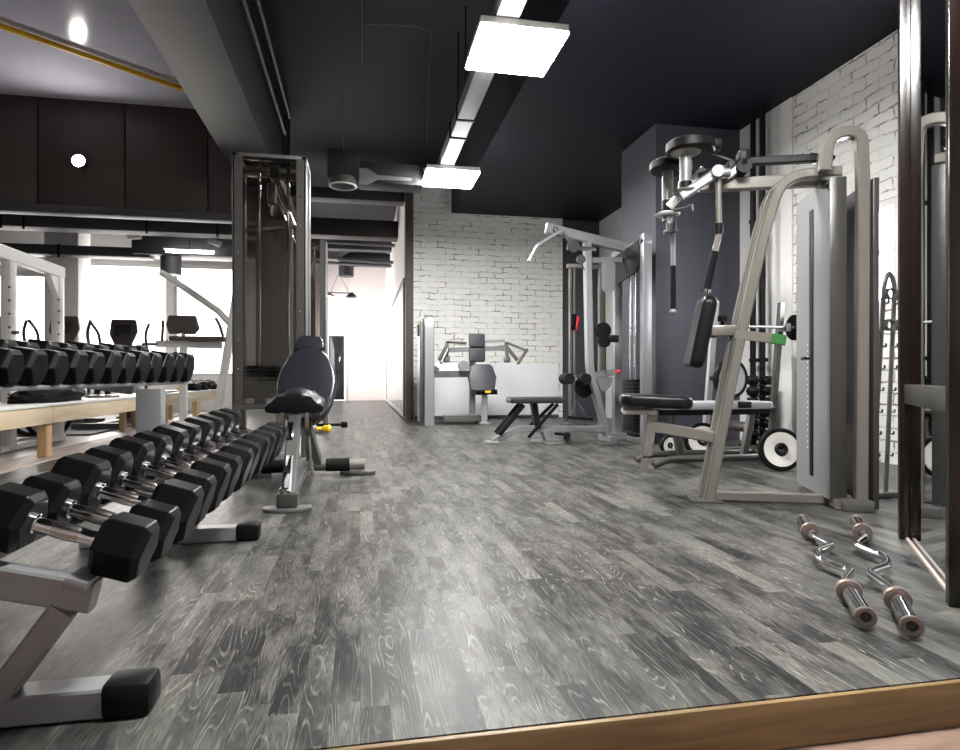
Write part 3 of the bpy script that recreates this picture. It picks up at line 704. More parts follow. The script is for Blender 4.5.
single('balance_board', B().prism([(0, 0), (.10, .03), (.17, .25), (.15, .55), (.10, .72), (.16, .98), (.06, .86), (.02, .90), (.0, .60), (-.04, .30)], frame((3.82, 4.85, .02), (1, .1, 0), (0.05, .12, 1)), .04, .006), M['grey_steel'], 'grey pointed board leaning near the right wall behind the shroud', 'board')

# barbell storage stand beside the mirror
t = thing('barbell_stand', 'leaning arched tube stand with small pegs beside the mirror', 'rack', (3.07, 3.25, 0))
A1 = fillet([(3.03, 3.22, .02), (3.115, 3.22, 1.28), (3.15, 3.22, 1.37), (3.19, 3.22, 1.28), (3.125, 3.22, .02)], .05)
mk('arched_tube', B().tube(A1, .013, 10), M['grey_steel'], t, world=True)
mk('base', B().box((3.09, 3.22, .015), (.24, .12, .03), .004), M['dark_steel'], t, world=True)
for k in range(8):
    z = .25 + k * .13
    for x in (3.03 + .067 * z, 3.125 + .05 * z):
        mk('peg', B().tube(fillet([(x, 3.21, z), (x - .03, 3.15, z), (x - .04, 3.14, z + .018)], .01, 3), .005, 6), M['dark_steel'], t, world=True)
cl = None
for k, (x, z, lab) in enumerate(((3.095, 1.215, 'upper left'), (3.175, 1.215, 'upper right'), (3.085, 1.03, 'lower left'), (3.165, 1.03, 'lower right'))):
    if cl is None:
        b = B()
        for q in range(3): b.ring((0, -.012 * q, 0), (0, 1, 0), .030, .0045, 20, 6)
        b.tube([(-.02, 0, -.03), (-.05, 0, -.045), (-.06, 0, -.03)], .004, 6)
        cl = o = mk('spring_collar', b, M['grey_steel'])
    else: o = cl.copy(); C.objects.link(o)
    o.location = (x, 3.165, z)
    tag(o, lab + ' steel spring collar hanging on the arched stand', 'barbell collar', 'spring collars on the arched stand')

# ------------------------------------------------------------------ EZ curl bars on the floor
def curl_bar(x0, y0, x1, y1, label, flip, roll):
    L_ = math.hypot(x1 - x0, y1 - y0); a = math.atan2(y1 - y0, x1 - x0)
    t = thing('curl_bar', label, 'curl bar', ((x0 + x1) / 2, (y0 + y1) / 2, .0405), a, 'curl bars on the floor')
    h = L_ / 2; s0 = h - .235
    k = s0 / .45
    f = flip
    c, sn = math.cos(roll), math.sin(roll)
    def q(x, y): return (x, y * c * f, max(abs(y * sn), 0) - .0)
    pts = [q(-s0, 0), q(-.36 * k, 0), q(-.20 * k, -.052), q(-.06 * k, .030), q(.06 * k, .030), q(.20 * k, -.052), q(.36 * k, 0), q(s0, 0)]
    mk('shaft', B().tube(fillet(pts, .035, 5), .0145, 14), M['chrome'], t)
    for sx in (-1, 1):
        sl = mk('sleeve', B().cyl((sx * s0, 0, 0), (sx * (h - .008), 0, 0), .0255, n=28), M['chrome'], t)
        mk('collar', B().lathe([(-.012, .018), (-.012, .036), (-.008, .0385), (.008, .0385), (.012, .036), (.012, .018)], (sx * (s0 + .005), 0, 0), (1, 0, 0), 32), M['bronze'], sl)
        mk('end_ring', B().lathe([(-.008, .024), (-.008, .0265), (-.006, .0285), (.004, .0285), (.006, .026), (.006, .016), (.0, .014), (-.004, .014)], (sx * (h - .002), 0, 0), (sx, 0, 0), 32), M['bronze'], sl)
        mk('end_bolt', B().lathe([(-.01, .0145), (.001, .0145), (-.002, .009), (.002, .0085), (.002, 0)], (sx * (h - .003), 0, 0), (sx, 0, 0), 20), M['dark_steel'], sl)
        mk('bushing', B().cyl((sx * (s0 - .05), 0, 0), (sx * (s0 - .004), 0, 0), .018, n=20), M['chrome'], sl)
curl_bar(1.405, 1.515, 2.068, 2.603, 'left of two chrome zigzag curl bars lying on the floor', 1, 0)
curl_bar(1.476, 1.435, 2.300, 2.535, 'right of two chrome zigzag curl bars lying nearest the mirror', -1, 0)

# ------------------------------------------------------------------ lat pulldown station at the back
t = thing('lat_pulldown_machine', 'silver pulldown station with long seat beam and weight tower by dark pillar', 'exercise machine', (2.7, 6.6, 0))
sv = M['silver']
def W(name, b_, m_, par=None): return mk(name, b_, m_, par or t, world=True)
W('front_upright', B().sweep(fillet([(2.50, 6.6, 2.24), (2.53, 6.6, .78), (2.74, 6.6, .05)], .14), rrect(.07, .115, .008), (0, 1, 0)), sv)
W('top_arm', B().seg((2.02, 6.6, 2.37), (2.98, 6.62, 2.19), .07, .11, .008), sv)
W('cross_arm', B().seg((2.50, 6.62, 2.03), (2.92, 6.62, 2.05), .05, .06), sv)
for y, z in ((6.17, 2.25), (6.93, 2.12)):
    W('tower_post', B().box((3.0, y, z / 2), (.10, .09, z), .008), sv)
W('tower_cap', B().box((3.0, 6.55, 2.17), (.10, .86, .06), .008), sv)
W('stack_cover', B().prism([(6.22, 1.92), (6.30, 1.86), (6.80, 1.80), (6.88, 1.84), (6.88, 2.13), (6.22, 2.20)], frame((2.95, 0, 0), (0, 1, 0), (0, 0, 1)), .02), M['black'])
ws = W('weight_stack', B().box((3.01, 6.50, .06), (.10, .30, .06)), M['black'])
b = B()
for k in range(14): b.box((3.01, 6.50, .13 + k * .042), (.11, .31, .038), .003)
W('stack_plates', b, M['rubber'], ws)
for y in (6.44, 6.56): W('guide_rod', B().cyl((3.0, y, .05), (3.0, y, 2.12), .012, n=10), M['chrome'])
W('base_frame', B().seg((2.74, 6.6, .05), (3.0, 6.60, .05), .08, .07).seg((2.74, 6.42, .03), (2.74, 6.78, .03), .07, .06).seg((3.0, 6.12, .03), (3.0, 6.98, .03), .09, .06), sv)
W('seat_beam', B().sweep(fillet([(2.73, 6.6, .13), (1.70, 6.6, .155), (1.42, 6.58, .02)], .12), rrect(.07, .08, .006), (0, 1, 0)), sv)
W('beam_foot', B().box((1.40, 6.58, .012), (.14, .22, .024), .006), sv)
W('foot_disc', B().lathe([(0, 0), (0, .22), (.012, .215), (.02, .10), (.02, 0)], (2.06, 6.6, .002), (0, 0, 1), 32), M['grey_steel'])
W('seat_stem', B().sweep([(2.04, 6.6, .02), (2.0, 6.6, .13)], rrect(.07, .12, .005), (0, 1, 0)), sv)
W('seat_pad', B().pad(rr_outline(.62, .30, .05, cx=1.90, cy=6.6), .065, Matrix.Translation((0, 0, .467)), .025), M['pad_grey'])
W('seat_post', B().seg((1.88, 6.6, .43), (1.92, 6.6, .15), .06, .11, .006, (0, 1, 0)), M['black'])
for y in (6.52, 6.68):
    W('ankle_roller', B().cyl((1.74, y, .42), (1.47, y, .10), .03, n=14), M['foam'])
    W('brace', B().seg((2.13, y, .42), (1.80, y + .01, .06 + (.06 if y > 6.6 else 0)), .03, .045, .004, (0, 1, 0)), M['black'])
W('foot_roller', B().cyl((2.20, 6.42, .06), (2.32, 6.76, .06), .035, n=14).cyl((2.10, 6.5, .10), (2.3, 6.6, .07), .015, n=8), M['foam'])
W('thigh_arm', B().seg((2.36, 6.6, .70), (2.83, 6.6, .78), .05, .07).cyl((2.42, 6.45, .70), (2.42, 6.75, .70), .018, n=10).cyl((2.30, 6.42, .70), (2.30, 6.8, .70), .018, n=10), sv)
for x in (2.22, 2.41): W('thigh_roller', B().cyl((x, 6.38, .70), (x, 6.58, .70), .06, n=20), M['foam'])
W('swing_plate', B().lathe([(-.02, 0), (-.02, .11), (.02, .11), (.02, 0)], (2.47, 6.63, .60), (0, 1, 0), 28), M['rubber'])
W('swing_bracket', B().prism([(2.60, .72), (2.80, .72), (2.78, .62), (2.72, .56), (2.66, .56)], frame((0, 6.60, 0), (1, 0, 0), (0, 0, 1)), .03), sv)
W('release_knob', B().lathe([(-.02, 0), (-.02, .022), (.02, .022), (.02, 0)], (2.85, 6.55, .78), (1, 0, 0), 16), M['red'])
W('pulley', B().lathe([(-.02, 0), (-.02, .09), (-.006, .075), (.006, .075), (.02, .09), (.02, 0)], (2.67, 6.55, 1.24), (0, 1, 0), 24).lathe([(-.02, 0), (-.02, .07), (.02, .07), (.02, 0)], (2.68, 6.54, 1.12), (0, 1, 0), 24).box((2.80, 6.55, 1.15), (.10, .06, .08), .01), M['black'])
W('pulley_guard', B().prism(rr_outline(.16, .34, .05, cx=2.71, cy=1.84), frame((0, 6.50, 0), (1, 0, 0), (0, 0, 1)), .02), M['silver'])
W('arm_pulley', B().lathe([(-.015, 0), (-.015, .07), (.015, .07), (.015, 0)], (2.32, 6.55, 2.17), (0, 1, 0), 20).box((2.42, 6.56, 2.15), (.34, .04, .05), .01).lathe([(-.015, 0), (-.015, .05), (.015, .05), (.015, 0)], (2.40, 6.52, 2.02), (0, 1, 0), 20), M['dark_steel'])
W('cable', B().cyl((2.40, 6.52, 2.0), (2.44, 6.52, 1.9), .006, n=6).cyl((2.68, 6.5, .75), (2.68, 6.5, 1.1), .005, n=6), M['black'])
lb = thing('lat_bar', 'bent silver pulldown bar hanging from the top arm tip', 'pull bar', (2.1, 6.5, 2.3))
mk('bar', B().tube(fillet([(2.36, 6.66, 2.16), (2.17, 6.48, 2.33), (1.88, 6.45, 2.14), (1.78, 6.44, 1.96)], .05), .018, 10), sv, lb, world=True)
mk('clip', B().ring((2.10, 6.50, 2.33), (0, 1, 0), .028, .006, 14), M['black'], lb, world=True)
pb = thing('row_handle', 'small black triangle row handle hanging low on the pulldown station', 'pull handle', (2.33, 6.45, .25))
mk('handle', B().cyl((-.10, 0, .03), (.18, 0, .01), .018, n=12), M['foam'], pb)
mk('link', B().tube([(-.08, 0, .03), (-.01, 0, .22), (.12, 0, .02)], .006, 6), M['chrome'], pb)
mk('cord', B().cyl((-.01, 0, .22), (-.02, .02, .42), .006, n=6), M['black'], pb)
# cable column behind
t = thing('cable_column', 'slim cable column with a red clip behind the pulldown station', 'exercise machine', (2.82, 8.0, 0))
mk('column', B().box((-.03, 0, 1.12), (.035, .04, 2.2), .004).box((.03, 0, 1.12), (.02, .03, 2.2), .004), M['champagne'], t)
mk('carriage', B().box((0, -.04, 1.46), (.07, .05, .22), .01), M['black'], t)
mk('red_clip', B().box((.05, -.06, 1.44), (.03, .03, .20), .01, Matrix.Rotation(R(10), 3, 'Y')), M['red'], t)
mk('base', B().box((.02, 0, .05), (.30, .30, .10), .01), M['dark_steel'], t)
mk('second_column', B().box((.42, 0, 1.12), (.09, .06, 2.24), .004).box((.20, 0, 2.22), (.55, .06, .05), .004), M['champagne'], t)

# ------------------------------------------------------------------ shoulder press machine by the brick wall
t = thing('shoulder_press_machine', 'small seated press machine with grey weight tower against the brick wall', 'exercise machine', (1.5, 9.3, 0))
TW = fillet([(0, 0, 0), (0, 0, 1.50), (0, .04, 1.62), (0, .30, 1.62), (0, .34, 1.5), (0, .34, 0)], .10)
W('weight_tower', B().sweep([(1.005, 9.16 + p.y, p.z) for p in TW], rrect(.06, .15, .012), (1, 0, 0)), sv)
W('tower_shroud', B().box((.895, 9.33, .80), (.06, .34, 1.50), .01), M['dark_steel'])
W('tower_pulley', B().lathe([(-.03, 0), (-.03, .09), (.03, .09), (.03, 0)], (.87, 9.3, 1.42), (1, 0, 0), 20), M['black'])
W('stack_guard', B().box((1.01, 9.33, .78), (.06, .24, 1.44), .005), M['grey_steel'])
W('frame_beam', B().seg((1.08, 9.35, .76), (1.72, 9.35, .77), .06, .10).seg((1.08, 9.35, .86), (1.15, 9.35, .80), .06, .1), M['grey_steel'])
W('rear_post', B().seg((1.70, 9.42, .02), (1.70, 9.42, 1.20), .09, .09), sv)
W('base_rail', B().seg((1.05, 9.45, .03), (1.9, 9.45, .03), .06, .05), M['dark_steel'])
W('foot_rest', B().box((1.50, 9.22, .14), (.56, .16, .04), .01).box((1.50, 9.16, .10), (.56, .03, .10), .01), M['grey_steel'])
W('seat_leg', B().seg((1.85, 9.20, .02), (1.86, 9.24, .50), .09, .08).box((1.86, 9.2, .02), (.18, .20, .04), .01), sv)
fr = frame((1.755, 9.32, 1.13), (1, -.10, 0), (.09, .10, 1))
W('back_pad_upper', B().pad(rr_outline(.25, .21, .03, cy=.15), .06, fr, .015), M['pad_grey'])
W('back_pad_lower', B().pad(rr_outline(.25, .21, .03, cy=-.075), .06, fr, .015), M['pad_grey'])
fr = frame((1.80, 9.14, .71), (1, -.10, 0), (.05, .35, 1))
W('seat_pad', B().pad([(-.18, -.20), (-.12, -.22), (.12, -.22), (.18, -.20), (.215, .0), (.165, .17), (.12, .21), (-.12, .21), (-.165, .17), (-.215, .0)], .08, fr, .02), M['pad_grey'])
W('seat_rollers', B().cyl((1.70, 9.12, .495), (2.02, 9.10, .495), .04, n=14), M['foam'])
W('seat_adjuster', B().box((1.87, 9.03, .50), (.09, .03, .035), .008), M['yellow'])
W('dial', B().lathe([(-.03, 0), (-.03, .08), (.03, .08), (.03, 0)], (1.53, 9.22, .885), (0, 1, 0), 24), M['silver'])
W('press_arm', B().seg((1.26, 9.4, 1.13), (2.20, 9.4, 1.17), .05, .07).seg((1.70, 9.42, 1.26), (2.2, 9.35, 1.28), .04, .04), sv)
for s_, x in ((-1, 1.30), (1, 2.22)):
    hb = W('handle_bracket', B().seg((x, 9.35, 1.20), (x + s_ * .14, 9.2, .98), .04, .05).seg((x, 9.35, 1.24), (x - .04, 9.1, 1.0), .05, .06).box((x - .04, 9.12, .98), (.10, .07, .09), .02), M['grey_steel'])
    W('handle', B().tube([(x + s_ * .0, 9.3, 1.25), (x + .24 * (1 if s_ > 0 else 1), 9.05, 1.22 if s_ < 0 else 1.12)], .02, 10), M['grey_steel'], hb)
    W('grip', B().tube([(x + (.27 if s_ > 0 else -.02), 9.1, 1.14), (x + (.10 if s_ > 0 else -.14), 9.0, .92)], .024, 10), M['grey_steel'], hb)

# ------------------------------------------------------------------ cable crossover towers
t = thing('cable_crossover', 'tall cable crossover with two smoky-guarded weight towers and linking beam', 'exercise machine', (-.74, 5.4, 0))
def tower(y0, x0, x1, H_, D_, first_):
    nm = 'near_tower' if first_ else 'far_tower'
    fm = M['grey_steel']
    f = W(nm, B().box((x0 + .022, y0, H_ / 2), (.045, .07, H_), .004).box((x1 - .022, y0, H_ / 2), (.045, .07, H_), .004)
          .box((x0 + .022, y0 + D_, H_ / 2), (.045, .07, H_), .004).box((x1 - .022, y0 + D_, H_ / 2), (.045, .07, H_), .004)
          .box(((x0 + x1) / 2, y0, H_ - .02), (x1 - x0, .07, .04), .003).box(((x0 + x1) / 2, y0 + D_, H_ - .02), (x1 - x0, .07, .04), .003)
          .box((x0 + .022, y0 + D_ / 2, H_ - .02), (.045, D_, .04), .003).box((x1 - .022, y0 + D_ / 2, H_ - .02), (.045, D_, .04), .003)
          .box(((x0 + x1) / 2, y0, .48), (x1 - x0, .06, .05), .003).box(((x0 + x1) / 2, y0 + D_ / 2, .03), (x1 - x0, D_ + .2, .06), .006), fm)
    W('guard_panel', B().box(((x0 + x1) / 2, y0 - .038, 1.50), (x1 - x0 - .02, .005, 2.0)), M['plexi'], f)
    W('guard_edge', B().box((x0 + .05, y0 - .042, 1.5), (.06, .006, 2.0)).box((x1 - .05, y0 - .042, 1.5), (.06, .006, 2.0)), M['dark_steel'], f)
    if first_:
        for k in range(9):
            for x in (x0 + .05, x1 - .05): W('screw', B().lathe([(0, .008), (.006, .006), (.007, 0)], (x, y0 - .045, .55 + k * .235), (0, -1, 0), 8), M['chrome'], f)
    for x in (x0 + .19, x1 - .16): W('guide_rod', B().cyl((x, y0 + .10, .55), (x, y0 + .10, H_ - .05), .014, n=10), M['chrome'], f)
    b_ = B()
    for k in range(8): b_.box(((x0 + x1) / 2 - .07, y0 + .10, .56 + k * .034), (.30, .14, .031), .003)
    W('weight_stack', b_, M['rubber'], f)
    W('stack_buffer', B().cyl(((x0 + x1) / 2 - .09, y0 + .06, .50), ((x0 + x1) / 2 - .09, y0 + .06, .56), .045, n=16), M['black'], f)
    W('back_cover', B().box(((x0 + x1) / 2 - .02, y0 + D_ - .03, 1.40), (.28, .03, 1.35), .004), M['dark_steel'], f)
    return f
tower(5.30, -1.01, -.43, 2.53, .34, True)
tower(8.30, -1.05, -.43, 2.50, .34, False)
W('linking_beam', B().seg((-.70, 5.4, 2.43), (-.70, 8.5, 2.43), .07, .10), M['grey_steel'])
W('cross_strut', B().seg((-.98, 5.55, 1.96), (-.50, 5.62, 2.04), .03, .03), M['champagne'])
W('pulley_block', B().box((-.74, 5.55, 2.28), (.07, .08, .18), .01).lathe([(-.015, 0), (-.015, .06), (.015, .06), (.015, 0)], (-.72, 5.52, 2.15), (1, .4, 0), 20).box((-.86, 5.45, 2.42), (.20, .14, .03), .02).box((-.56, 5.45, 2.40), (.20, .14, .03), .02), M['silver'])
for x in (-.64, -.58): W('cable', B().cyl((x - .1, 5.55, 2.35), (x + .12, 5.75, 1.8), .008, n=6), M['chrome'])
W('carriage_column', B().box((-.60, 5.62, 1.25), (.05, .04, 1.7), .004), M['silver'])

# ------------------------------------------------------------------ adjustable bench in the aisle
t = thing('adjustable_bench', 'black inclined bench with oval backrest at the end of the dumbbell rack', 'bench', (-.385, 3.47, 0))
mk('front_foot', B().prism([(.13 * math.cos(R(a)), .09 * math.sin(R(a))) for a in range(180, 361, 15)] + [(.12, .05), (-.12, .05)], Matrix.Translation((0, .02, .009)), .018, .003), M['grey_steel'], t)
mk('front_block', B().box((0, .03, .055), (.11, .10, .075), .008), M['dark_steel'], t)
mk('block_bolt', B().lathe([(0, .016), (.01, .022), (.028, .022), (.036, .012), (.036, 0)], (-.02, .02, .09), (0, -.3, 1), 12), M['chrome'], t)
mk('front_leg', B().seg((0, .06, .06), (.0, .42, .50), .075, .07, .008), M['grey_steel'], t)
mk('inner_tube', B().seg((-.005, .035, .09), (-.005, .15, .27), .045, .05, .008), M['chrome'], t)
mk('spine', B().seg((0, .05, .07), (0, 1.24, .09), .07, .06, .006), M['grey_steel'], t)
mk('height_plate', B().box((-.015, .29, .40), (.035, .015, .12), .003, Matrix.Rotation(R(-30), 3, 'X')), M['chrome'], t)
mk('seat_carrier', B().box((.0, .42, .50), (.17, .10, .04), .005).box((-.07, .40, .46), (.02, .08, .10), .003).box((.07, .40, .46), (.02, .08, .10), .003), M['bronze'], t)
sp = [(-.165, -.055), (-.10, -.06), (0, -.045), (.10, -.06), (.165, -.055), (.175, -.02), (.15, .005), (.09, .03), (.045, .062), (0, .068), (-.045, .062), (-.09, .03), (-.15, .005), (-.175, -.02)]
mk('seat_pad', B().prism(sp, frame((-.0, .48, .575), (1, 0, 0), (0, -.12, 1)), .26, .016), M['pad'], t)
fr = frame((.035, .86, .665), (1, 0, 0), (0, .43, .49))
op = []
for k in range(32):
    a = 2 * PI * k / 32
    y = math.sin(a); wv = .195 * (1 - .22 * max(0, y) ** 1.5 - .10 * max(0, -y))
    op.append((wv * math.copysign(abs(math.cos(a)) ** .75, math.cos(a)), .335 * math.copysign(abs(y) ** .9, y)))
mk('backrest', B().pad(op, .075, fr, .028), M['pad_blue'], t)
fr2 = frame((.035, 1.115, .945), (1, 0, 0), (0, .43, .49))
mk('head_pad', B().pad([(-.105, -.055), (-.085, -.065), (.085, -.065), (.105, -.055), (.10, .01), (.075, .06), (.0, .075), (-.075, .06), (-.10, .01)], .08, fr2, .022), M['pad_blue'], t)
mk('backrest_plate', B().box((.035, .90, .60), (.14, .50, .02), .003, Matrix.Rotation(R(48), 3, 'X')), M['dark_steel'], t)
mk('backrest_strut', B().seg((.03, 1.15, .12), (.035, .98, .70), .05, .05).seg((.06, .55, .42), (.09, 1.1, .12), .05, .06), M['grey_steel'], t)
mk('rear_crossbar', B().cyl((-.40, 1.21, .075), (.42, 1.21, .075), .042, n=20), M['champagne'], t)
for s_ in (-1, 1):
    mk('foam_sleeve', B().cyl((s_ * .14, 1.21, .075), (s_ * .31, 1.21, .075), .048, n=20), M['foam'], t)
    mk('rear_foot', B().prism([(.13 * math.cos(R(a)), .09 * math.sin(R(a))) for a in range(0, 360, 15)], Matrix.Translation((s_ * .37, 1.20, .015)), .026, .003), M['dark_steel'], t)
    mk('pull_knob', B().cyl((s_ * .11, .66, .385), (s_ * .15, .66, .385), .012, n=10).lathe([(0, .012), (.01, .022), (.04, .028), (.055, .02), (.06, 0)], (s_ * .145, .66, .385), (s_, 0, 0), 14), M['yellow'], t)
mk('side_knob', B().cyl((.10, .80, .40), (.26, .80, .40), .010, n=10).box((.28, .80, .40), (.045, .045, .04), .008), M['black'], t)
mk('adjust_lever', B().tube([(.07, .52, .36), (.075, .56, .22), (.09, .60, .10)], .012, 8), M['chrome'], t)

# ------------------------------------------------------------------ dumbbell rack with two tiers
t = thing('dumbbell_rack', 'two-tier silver steel rack carrying the black hex dumbbells on the left', 'rack', (-.9, 2.6, 0))
TL = R(18); TU = R(9)
LO = Vector((-.625, 0, .333)); UO = Vector((-1.045, 0, .715))
def lo(x, y, h): return Vector((LO.x + x * math.cos(TL) + h * math.sin(TL), y, LO.z - x * math.sin(TL) + h * math.cos(TL)))
def up_(x, y, h): return Vector((UO.x + x * math.cos(TU) + h * math.sin(TU), y, UO.z - x * math.sin(TU) + h * math.cos(TU)))
RA = Matrix.Rotation(TL, 3, 'Y'); RU = Matrix.Rotation(TU, 3, 'Y')
YA, YZ = 1.30, 3.68
for x in (-.125, .068):
    W('lower_rail', B().box(lo(x, (YA + YZ) / 2 + .04, -.012), (.045, YZ - YA - .08, .022), .003, RA), M['silver'])
for x in (-.10, .10):
    W('upper_rail', B().box(up_(x, (YA + YZ) / 2, -.007), (.06, YZ - YA + .06, .012), .002, RU), M['silver'])
for k, y in enumerate((1.43, 2.86)):
    W('tray_bracket', B().seg((-.545, y, .262), (-.93, y, .355), .045, .065, .005), M['silver'])
    W('post', B().box((-.875, y, .34), (.10, .07, .66), .006), M['silver'])
    ft = W('foot_bar', B().seg((-1.15, y + .03, .034), (-.53, y + .03, .034), .075, .062, .005), M['silver'])
    W('foot_cap', B().box((-.485, y + .03, .038), (.10, .088, .076), .016), M['rubber'], ft)
    W('slanted_strut', B().seg((-.735, y + .02, .06), (-.60, y, .245), .05, .055, .005, (0, 1, 0)), M['silver'])
    W('upper_bracket', B().seg(up_(-.16, y, -.033), up_(.10, y, -.033), .05, .04, .004), M['silver'])
for y in (1.72, 2.25, 2.80, 3.4): W('tray_plate', B().box(lo(-.02, y, -.014), (.20, .12, .008), .002, RA), M['grey_steel'])

def make_dumbbell(H_, L_, gap, name='hex_dumbbell'):
    # origin at the middle of the handle, axis along x; H across flats, L head length, gap = handle length
    r = H_ / math.sqrt(3)
    t_ = thing(name, '', 'dumbbell')
    for s_ in (-1, 1):
        b_ = B()
        if s_ > 0: hexhead(b_, gap / 2, gap / 2 + L_, r, L_ * .14)
        else: hexhead(b_, -gap / 2 - L_, -gap / 2, r, L_ * .14)
        mk('head', b_, M['dumbbell'], t_, sharp=12)
    prof = [(-gap / 2, .022), (-gap / 2 + .006, .022), (-gap / 2 + .008, .0165), (-gap / 2 + .022, .0155), (-gap * .18, .0165), (0, .0185), (gap * .18, .0165), (gap / 2 - .022, .0155), (gap / 2 - .008, .0165), (gap / 2 - .006, .022), (gap / 2, .022)]
    h_ = mk('handle', B().lathe(prof, (0, 0, 0), (1, 0, 0), 24), M['chrome'], t_)
    mk('knurled_grip', B().lathe([(-gap * .20, .0169), (-gap * .19, .0172), (0, .0188), (gap * .19, .0170), (gap * .20, .0167)], (0, 0, 0), (1, 0, 0), 24), M['chrome_dull'], h_)
    return t_
ordn = ['nearest', 'second nearest', 'third', 'fourth', 'fifth', 'sixth', 'seventh', 'eighth', 'ninth', 'tenth', 'eleventh', 'twelfth', 'thirteenth', 'fourteenth']
HS = [.122, .122, .145, .145, .155, .155, .163, .163, .170, .170, .176, .176]
y = 1.455; prev = None; proto = {}
for i, H_ in enumerate(HS):
    wd = H_ * 1.1547
    if prev is not None: y += (prev + wd) / 2 + .012
    prev = wd
    L_ = .10 + (H_ - .122) * .35
    if H_ not in proto: proto[H_] = d = make_dumbbell(H_, L_, .135)
    else: d = copy_tree(proto[H_])
    p = lo(random.uniform(-.006, .006), y, H_ / 2 + .0005)
    d.location = p; d.rotation_euler = (0, TL, random.uniform(-.015, .015))
    d['label'] = (ordn[i] + (' hex dumbbell' if i < 2 else ' hex dumbbell from the near end') + ' on the lower rack tier') if i < 11 else 'farthest hex dumbbell on the lower rack tier, beside the bench'
    d['group'] = 'hex dumbbells on the lower tier'
y = 1.50; prev = None; HU = [.092, .092, .098, .098, .104, .104, .112, .112, .122, .122, .132, .132, .142, .142, .150]
for i, H_ in enumerate(HU):
    wd = H_ * 1.1547
    if prev is not None: y += (prev + wd) / 2 + .008
    prev = wd
    L_ = .075 + (H_ - .09) * .4
    key = ('u', H_)
    if key not in proto: proto[key] = d = make_dumbbell(H_, L_, .125)
    else: d = copy_tree(proto[key])
    d.location = up_(.0, y, H_ / 2 + .0005); d.rotation_euler = (0, TU, random.uniform(-.02, .02))
    if i == 14: lab = 'farthest hex dumbbell on the upper rack tier'
    else: lab = ordn[i] + (' hex dumbbell' if i < 2 else ' hex dumbbell from the near end') + ' on the upper rack tier'
    d['label'] = lab; d['group'] = 'hex dumbbells on the upper tier'

# ------------------------------------------------------------------ wooden benches behind the rack
def wooden_bench(y0, y1, legs, label, seam=None):
    t_ = thing('wooden_bench', label, 'bench', (-2.95, (y0 + y1) / 2, 0), 0, 'long pine benches')
    mk('top', B().box((-2.95, (y0 + y1) / 2, .475), (.56, y1 - y0, .03), .003), M['white'], t_, world=True)
    if seam:
        mk('apron', B().box((-2.70, (y0 + seam) / 2, .385), (.03, seam - y0 - .004, .15), .003), M['pine'], t_, world=True)
        mk('apron', B().box((-2.70, (seam + y1) / 2, .385), (.03, y1 - seam - .004, .15), .003), M['pine'], t_, world=True)
    else: mk('apron', B().box((-2.70, (y0 + y1) / 2, .385), (.03, y1 - y0, .15), .003), M['pine'], t_, world=True)
    mk('rear_apron', B().box((-3.20, (y0 + y1) / 2, .40), (.03, y1 - y0, .12), .003), M['pine'], t_, world=True)
    for y_ in legs:
        mk('leg', B().box((-2.755, y_, .235), (.075, .11, .45), .004), M['pine_dark'], t_, world=True)
        mk('leg', B().box((-3.15, y_, .225), (.06, .10, .45), .004), M['pine_dark'], t_, world=True)
wooden_bench(3.9, 9.3, (4.1, 6.15, 9.15), 'near long pine bench behind the dumbbell rack', 6.15)
wooden_bench(9.4, 13.3, (9.6, 11.3, 13.1), 'far pine bench reaching back to the bright windows')
def blob(name, c, size, m_, label, cat, sub=24, amp=.25, seed=0, group=None):
    from mathutils import noise
    b_ = B(); r_ = bmesh.ops.create_icosphere(b_.bm, subdivisions=4, radius=1)
    for v in b_.bm.verts:
        n_ = noise.noise(v.co * 1.7 + Vector((seed, 0, 0))) * amp + noise.noise(v.co * 4.5 + Vector((seed, 3, 0))) * amp * .4
        v.co *= 1 + n_
        v.co.z = max(v.co.z, -.55)
        v.co = Vector((v.co.x * size[0], v.co.y * size[1], (v.co.z + .55) * size[2]))
    return single(name, b_, m_, label, cat, group, c)
blob('gym_bag', (-2.86, 6.5, .491), (.17, .62, .09), M['bag'], 'slack black bag lying on the near pine bench', 'bag', amp=.3, seed=4)
single('towel', B().box((-2.81, 4.50, .498), (.31, .62, .014), .006).box((-2.662, 4.53, .470), (.012, .10, .07), .005), M['towel'], 'folded white towel on the near end of the pine bench', 'towel')
t = thing('bench_plate', 'small dark weight plate lying on the pine bench past the bag', 'weight plate', (-2.88, 7.75, .4915))
mk('disc', B().lathe([(0, 0), (0, .17), (.02, .17), (.025, .10), (.025, 0)], (0, 0, 0), (0, 0, 1), 28), M['grey_steel'], t)
mk('handle', B().tube(fillet([(-.06, 0, .03), (-.05, 0, .10), (.05, 0, .10), (.06, 0, .03)], .04), .03, 10), M['black'], t)
single('flat_cushion', B().box((-2.86, 9.9, .505), (.22, .8, .03), .012), M['pad'], 'flat black cushion on the far pine bench', 'cushion')
single('yellow_box', B().box((-2.80, 10.6, .52), (.10, .16, .06), .008), M['yellow'], 'tiny yellow box on the far pine bench', 'box')
for k, (y_, s_) in enumerate(((11.3, .15), (11.9, .17), (12.5, .16))):
    blob('shoe_pair', (-2.84, y_, .49), (s_, .24, .11), M['bag'], ('nearest', 'middle', 'farthest')[k] + ' dark bundle at the far end of the far bench', 'bundle', amp=.35, seed=k * 3 + 1, group='dark bundles on the far bench')
# big bumper plates behind the bench
for k, (x, y_) in enumerate(((-3.60, 8.12), (-3.95, 8.45))):
    plate(x, y_, .235, .235, R(20 + 30 * k), R(-5), M['grey_plate'], ('larger-looking grey and black wheel plate seen under the pine bench', 'second black wheel plate standing behind the one under the bench')[k], .07, 'bumper_plate')

